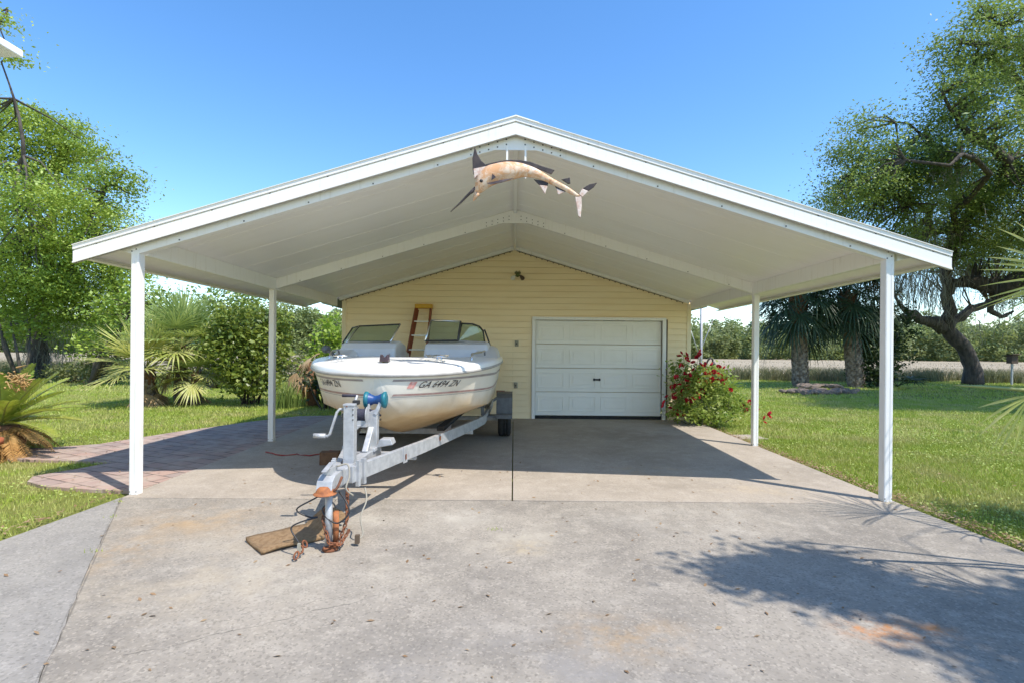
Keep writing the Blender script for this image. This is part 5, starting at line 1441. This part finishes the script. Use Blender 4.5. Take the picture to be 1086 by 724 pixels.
ot = big_tree('shade_tree', 'leafy tree out of frame at right whose branch shades the driveway', [((9.2, -.6, -.03), .28), ((9.15, -.6, 2), .22), ((9.0, -.6, 4.2), .18)],
    [[((9.0, -.6, 4.0), .14), ((7.2, .2, 4.9), .09), (sh(2.95, 2.8, 5), .05), (sh(1.9, 3.25, 5.1), .02)], [((9.0, -.6, 4.1), .14), ((9.0, -1.0, 6.3), .06)], [((9.0, -.6, 4.1), .12), ((10.2, .4, 6.0), .05)], [((9.0, -.6, 4.1), .12), ((9.0, -2.5, 5.9), .05)]],
    blobs, 130, 30, .10, 'oakl', (9.2, -.6, -.03), 98, (.18, .08), .3, None, .015)

big_tree('shade_tree', 'spreading oak out of frame at right that shades the far lawn', [((20.5, 11.5, -.03), .45), ((20.4, 11.5, 3), .36), ((20.2, 11.6, 6.0), .28)],
    [[((20.2, 11.6, 5.8), .2), ((17.5, 11.8, 7.4), .12), ((15.0, 12.2, 8.0), .05)], [((20.2, 11.6, 5.8), .2), ((19.5, 14, 7.5), .12), ((18.5, 15, 8.2), .05)], [((20.2, 11.6, 5.8), .2), ((23, 15, 8), .12), ((25.5, 17.5, 9), .05)], [((20.2, 11.6, 5.8), .2), ((20.5, 10, 8.3), .08)]],
    [((15.0, 12.2, 8.0), (1.5, 1.3, .8)), ((15.8, 13.4, 8.4), (1.6, 1.3, .8)), ((16.4, 11.4, 8.4), (1.7, 1.2, .8)), ((17.2, 14.9, 9), (2, 1.2, .8)), ((19.3, 16.4, 9), (2, 1.6, .9)), ((14.4, 11.2, 8.8), (1.2, 1.0, .6)), ((17.4, 12.0, 8.0), (2.2, 1.8, .9)), ((17.9, 14.2, 8.2), (2.0, 1.7, .9)), ((20.0, 12.6, 8.2), (2.4, 2.0, 1.0)), ((21, 16, 8.8), (3.0, 2.4, 1.2)), ((25, 18, 9.2), (3.2, 2.8, 1.3)), ((28, 21, 9.5), (3, 2.5, 1.2)), ((23, 13, 8.6), (2.6, 2.4, 1.2)), ((18.5, 10.2, 7.8), (2, 1.3, .8))],
    90, 44, .15, 'oakr', (20.5, 11.5, -.03), 99, (.5, .2), .2, None, .04)

# ================================================================== GRASSES (stuff)
rng = np.random.default_rng(101)
def in_poly(x, y, poly):
    n = len(poly); ins = np.zeros(len(x), bool); j = n-1
    for i in range(n):
        xi, yi = poly[i]; xj, yj = poly[j]
        c = ((yi > y) != (yj > y)) & (x < (xj-xi)*(y-yi)/(yj-yi+1e-12)+xi); ins ^= c; j = i
    return ins
pav = [(-3.71, 5.06), (-3.71, 11.2), (-4.6, 11.0), (-5.2, 10.0), (-5.75, 8.7), (-6.1, 7.55), (-6.6, 7.2), (-8.2, 7.1), (-8.2, 6.55), (-6.3, 6.45), (-5.5, 6.4), (-4.95, 6.33), (-5.05, 6.05), (-5.25, 5.6), (-5.1, 5.38), (-4.75, 5.2), (-4.2, 5.1)]
def scatter(n, x0, x1, y0, y1, p=2.0):
    """more points near the camera"""
    u = rng.random(n); y = y0*(y1/y0)**(u**(1/ p*2)); x = rng.uniform(x0, x1, n)
    return x, y
GP = []
for (n, x0, x1, y0, y1, h, w) in ((150000, 3.72, 9.5, 2.6, 9, .045, .0042), (110000, 3.8, 17, 8, 17, .055, .009), (60000, 3.8, 32, 16, 30, .07, .018), (80000, -9.5, -3.7, 3.0, 9, .045, .0042), (80000, -18, -3.7, 8, 17, .055, .010), (30000, -30, -6, 16, 24, .07, .02), (16000, -8, -3.6, 10, 17, .055, .009)):
    x = rng.uniform(x0, x1, n); y = rng.uniform(y0, y1, n)
    edge = .03*np.sin(y*9)+.03*np.sin(y*23+1)+rng.normal(size=n)*.03
    ok = np.where(x > 0, x > 3.74+edge, x < -3.80-edge*.7)
    ok &= ~in_poly(x+rng.normal(size=n)*.03, y+rng.normal(size=n)*.03, pav)
    ok &= ~((x > 3.6) & (x < 4.2) & (y > 8.65) & (y < 8.95))
    ok &= np.abs(x) < y*1.12+1.5
    ok &= ~((np.abs(x) < 3.75) & (y > 4.8) & (y < 18.6))
    pt_ = np.sin(x*1.7+np.sin(y*1.1)*2)*np.sin(y*1.9+np.cos(x*.9)*2); ok &= rng.random(n) < .66+.42*pt_
    x, y = x[ok], y[ok]
    GP.append(blades(np.stack((x, y, np.full(len(x), -.03)), 1), h, w, rng, .8))
stuff(tag(np_mesh('lawn_grass', np.concatenate(GP), 3, 'turf'), 'short mown green grass of the lawn on both sides of the carport', 'grass'))
n = 46000; x = rng.uniform(3.8, 14, n); y = 3.0*(14/3.0)**rng.random(n)
ok = (x < y*1.1+1.2) & (np.sin(x*1.3+np.sin(y*.8)*2)*np.sin(y*1.1+1) + rng.normal(size=n)*.35 > .0)
nl = 14000; xl = rng.uniform(-10, -3.9, nl); yl = 3.0*(13/3.0)**rng.random(nl); okl = ~in_poly(xl, yl, pav) & (xl > -yl*1.1-1.2) & (np.abs(np.sin(xl*1.1)*np.sin(yl*1.4)) > .35)
P3 = np.concatenate((np.stack((x[ok], y[ok], np.full(ok.sum(), .012)+rng.random(ok.sum())*.012), 1), np.stack((xl[okl], yl[okl], np.full(okl.sum(), .010)+rng.random(okl.sum())*.012), 1)))
stuff(tag(np_mesh('clover', leaf_quads(P3, .022, rng, .9, 1.4), 4, 'clover'), 'patches of pale clover growing through the lawn grass', 'clover'))
# dry litter along the slab edge
n = 2600; y = rng.uniform(2.6, 10.4, n); x = 3.74+np.abs(rng.normal(size=n))*.11-.03; x2 = np.where(rng.random(n) < .05, -3.78-np.abs(rng.normal(size=n))*.08, x)
y2 = np.where(x2 < 0, rng.uniform(3.2, 5.1, n), y)
n2 = 230; xa = rng.uniform(-3.4, 3.6, n2); ya = rng.uniform(2.0, 6.5, n2)
n3 = 700; xb = np.concatenate((rng.uniform(3.8, 12, n3), rng.uniform(-9, -3.9, n3))); yb = np.concatenate((rng.uniform(3, 14, n3), rng.uniform(3.2, 12, n3)))
P3 = np.concatenate((np.stack((x2, y2, np.full(n, .008)+rng.random(n)*.02), 1), np.stack((xa, ya, np.full(n2, .006)+.013*(ya > 4.9)*(ya-4.9)), 1), np.stack((xb, yb, np.full(2*n3, .022)), 1)))
stuff(tag(np_mesh('leaf_litter', leaf_quads(P3, .036, rng, .42, 2.2), 4, 'litter'), 'brown dry leaf litter scattered along the edge of the concrete', 'leaf litter'))
c = np.concatenate([np.array((px, py, .0))[None] + rng.normal(size=(26, 3))*np.array((.03, .02, 0)) for px, py in ((-.15, 4.05), (-3.6, 4.7), (-3.35, 4.28), (-.01, 5.6), (-2.9, 3.55), (3.62, 4.88))])[::2]
stuff(tag(np_mesh('weeds', blades(c, .022, .003, rng, 1.2), 3, 'turf'), 'tiny green weeds growing in the cracks of the concrete', 'weeds'))
# rushes at the marsh edge, dark, then dry reeds beyond
def band(n, y0, y1, h, w, m, xr=70, lean=.5, keep=None):
    x = rng.uniform(-xr, xr, n); y = rng.uniform(y0, y1, n); ok = np.abs(x) < y*1.15+4
    ok &= rng.random(n) < .55+.6*np.sin(x*.9+np.sin(x*.31)*3)
    if keep is not None: ok &= keep(x, y)
    return long_blades(np.stack((x[ok], y[ok], np.full(ok.sum(), -.03)), 1), h, w, rng, lean)
cx_ = rng.uniform(-45, 45, 330); cy_ = rng.uniform(28.6, 33.5, 330); k_ = (cx_ > 3) | (cx_ < -24); cx_, cy_ = cx_[k_], cy_[k_]
PR = np.concatenate([np.stack((a + rng.normal(size=90)*.32, b_ + rng.normal(size=90)*.28, np.full(90, -.03)), 1) for a, b_ in zip(cx_, cy_)])
stuff(tag(np_mesh('rushes', long_blades(PR, .66, .016, rng, .75), 4, 'rush'), 'dark rushes along the far edge of the lawn before the marsh', 'rushes'))
stuff(tag(np_mesh('marsh_reeds', np.concatenate((band(26000, 33.5, 48, .30, .020, 'reed', 60, .5), band(9000, 48, 110, .22, .05, 'reed', 130, .4))), 4, 'reed'), 'tall dry tan marsh reeds beyond the lawn', 'reeds'))
# scrub along the left lawn edge
for i, (px, py, Y, r, ry_, mm, lb_, cat_) in enumerate([(8, 396, 22, 22, 7, 'scrub', 'low green scrub at the far left edge under the oak', 'scrub'), (78, 394, 21.5, 20, 9, 'scrub', 'low dull scrub right of the oak trunk', 'scrub'), (118, 385, 21, 26, 18, 'scrub', 'taller scrub thicket left of the fan palms', 'scrub'), (210, 398, 20, 26, 12, 'scrub', 'shaded scrub behind the fan palms', 'scrub'), (312, 385, 24, 16, 16, 'scrub', 'pale scrub in the gap right of the left middle post', 'scrub')]):
    bush('scrub_bush', lb_, cat_, [wp_blob(px, py, Y, r, ry_), wp_blob(px+r*.7, py+3, Y+.5, r*.6, ry_*.7), wp_blob(px-r*.7, py+4, Y, r*.6, ry_*.6)], 55, 20, .15, mm, G(px, 405, Y), 120+i, (.28, .12), 6, .45)
bush('dark_tree', 'small dark tree left of the big oak trunk at the left edge', 'tree', [wp_blob(-6, 320, 20, 20, 24), wp_blob(17, 345, 20, 14, 12)], 30, 24, .16, 'oakl', G(22, 405, 20), 131, (.32, .16), 4, r0=.05)
bush('dark_tree', 'leafy tree whose crown hangs between the big oak and the fan palms', 'tree', [wp_blob(128, 335, 20, 26, 22), wp_blob(150, 315, 20.5, 26, 22), wp_blob(110, 362, 20, 22, 14), wp_blob(165, 345, 20.5, 22, 20)], 34, 24, .16, 'oakl', G(98, 405, 20), 132, (.34, .16), 5, r0=.06)
# far wood across the marsh
rng = np.random.default_rng(140)
FP = []; FT = MB()
for i in range(640):
    y = 165+rng.uniform(0, 75); x = rng.uniform(-275, 275); h = rng.uniform(8.5, 17.0)*(1+.15*math.sin(x*.05)); w = rng.uniform(2.2, 6.0)
    bl = [((x+rng.normal()*w*.4, y+rng.normal()*2, h*f), (w*rng.uniform(.5, .9), w*.7, h*.2)) for f in (.12, .3, .48, .64, .80)]
    P, T = clump_points(rng, bl, 9, (1.0, .5), 3.2)
    FP.append(P[P[:, 2] > 0])
FP = np.concatenate(FP)
stuff(tag(np_mesh('far_wood', leaf_quads(FP, .95, rng, .6), 4, 'wood_far'), 'distant green wood across the marsh', 'wood'))

# ================================================================== LIGHT, SKY, CAMERA
w = bpy.data.worlds.new('World'); S.world = w; w.use_nodes = True
nt = w.node_tree; bg = nt.nodes['Background']
sky = nt.nodes.new('ShaderNodeTexSky'); sky.sky_type = 'NISHITA'; sky.sun_disc = False
sky.sun_elevation = SUN_EL; sky.sun_rotation = math.atan2(SUN_AZ.x, SUN_AZ.y)
sky.air_density = 1.0; sky.dust_density = .25; sky.ozone_density = 1.6; sky.altitude = 0
hsv = nt.nodes.new('ShaderNodeHueSaturation'); hsv.inputs['Saturation'].default_value = 1.26; hsv.inputs['Hue'].default_value = .502; hsv.inputs['Value'].default_value = 1.0
nt.links.new(sky.outputs[0], hsv.inputs['Color']); nt.links.new(hsv.outputs[0], bg.inputs[0]); bg.inputs[1].default_value = .15
sl = bpy.data.lights.new('sun', 'SUN'); sl.energy = 3.05; sl.angle = R(.53); sl.color = (1.0, .935, .84)
so = bpy.data.objects.new('sun', sl); C.objects.link(so)
sd = Vector((SUN_AZ.x*math.cos(SUN_EL), SUN_AZ.y*math.cos(SUN_EL), math.sin(SUN_EL)))
so.rotation_euler = sd.to_track_quat('Z', 'Y').to_euler()
cd = bpy.data.cameras.new('camera'); cam = bpy.data.objects.new('camera', cd); C.objects.link(cam)
cd.sensor_fit = 'HORIZONTAL'; cd.sensor_width = 36; cd.lens = 36*F/1086
cd.shift_x = -(PV[0]-543)/1086; cd.shift_y = (PV[1]-362)/1086
cd.clip_start = .05; cd.clip_end = 2000
cam.matrix_world = Matrix.Translation((0, 0, ZC)) @ Matrix.Rotation(R(90), 4, 'X') @ Matrix.Rotation(ROLL, 4, 'Z')
S.camera = cam
S.view_settings.view_transform = 'Standard'; S.view_settings.look = 'None'
S.view_settings.exposure = 1.0; S.view_settings.gamma = 1
S.cycles.max_bounces = 10; S.cycles.diffuse_bounces = 8; S.cycles.transparent_max_bounces = 12
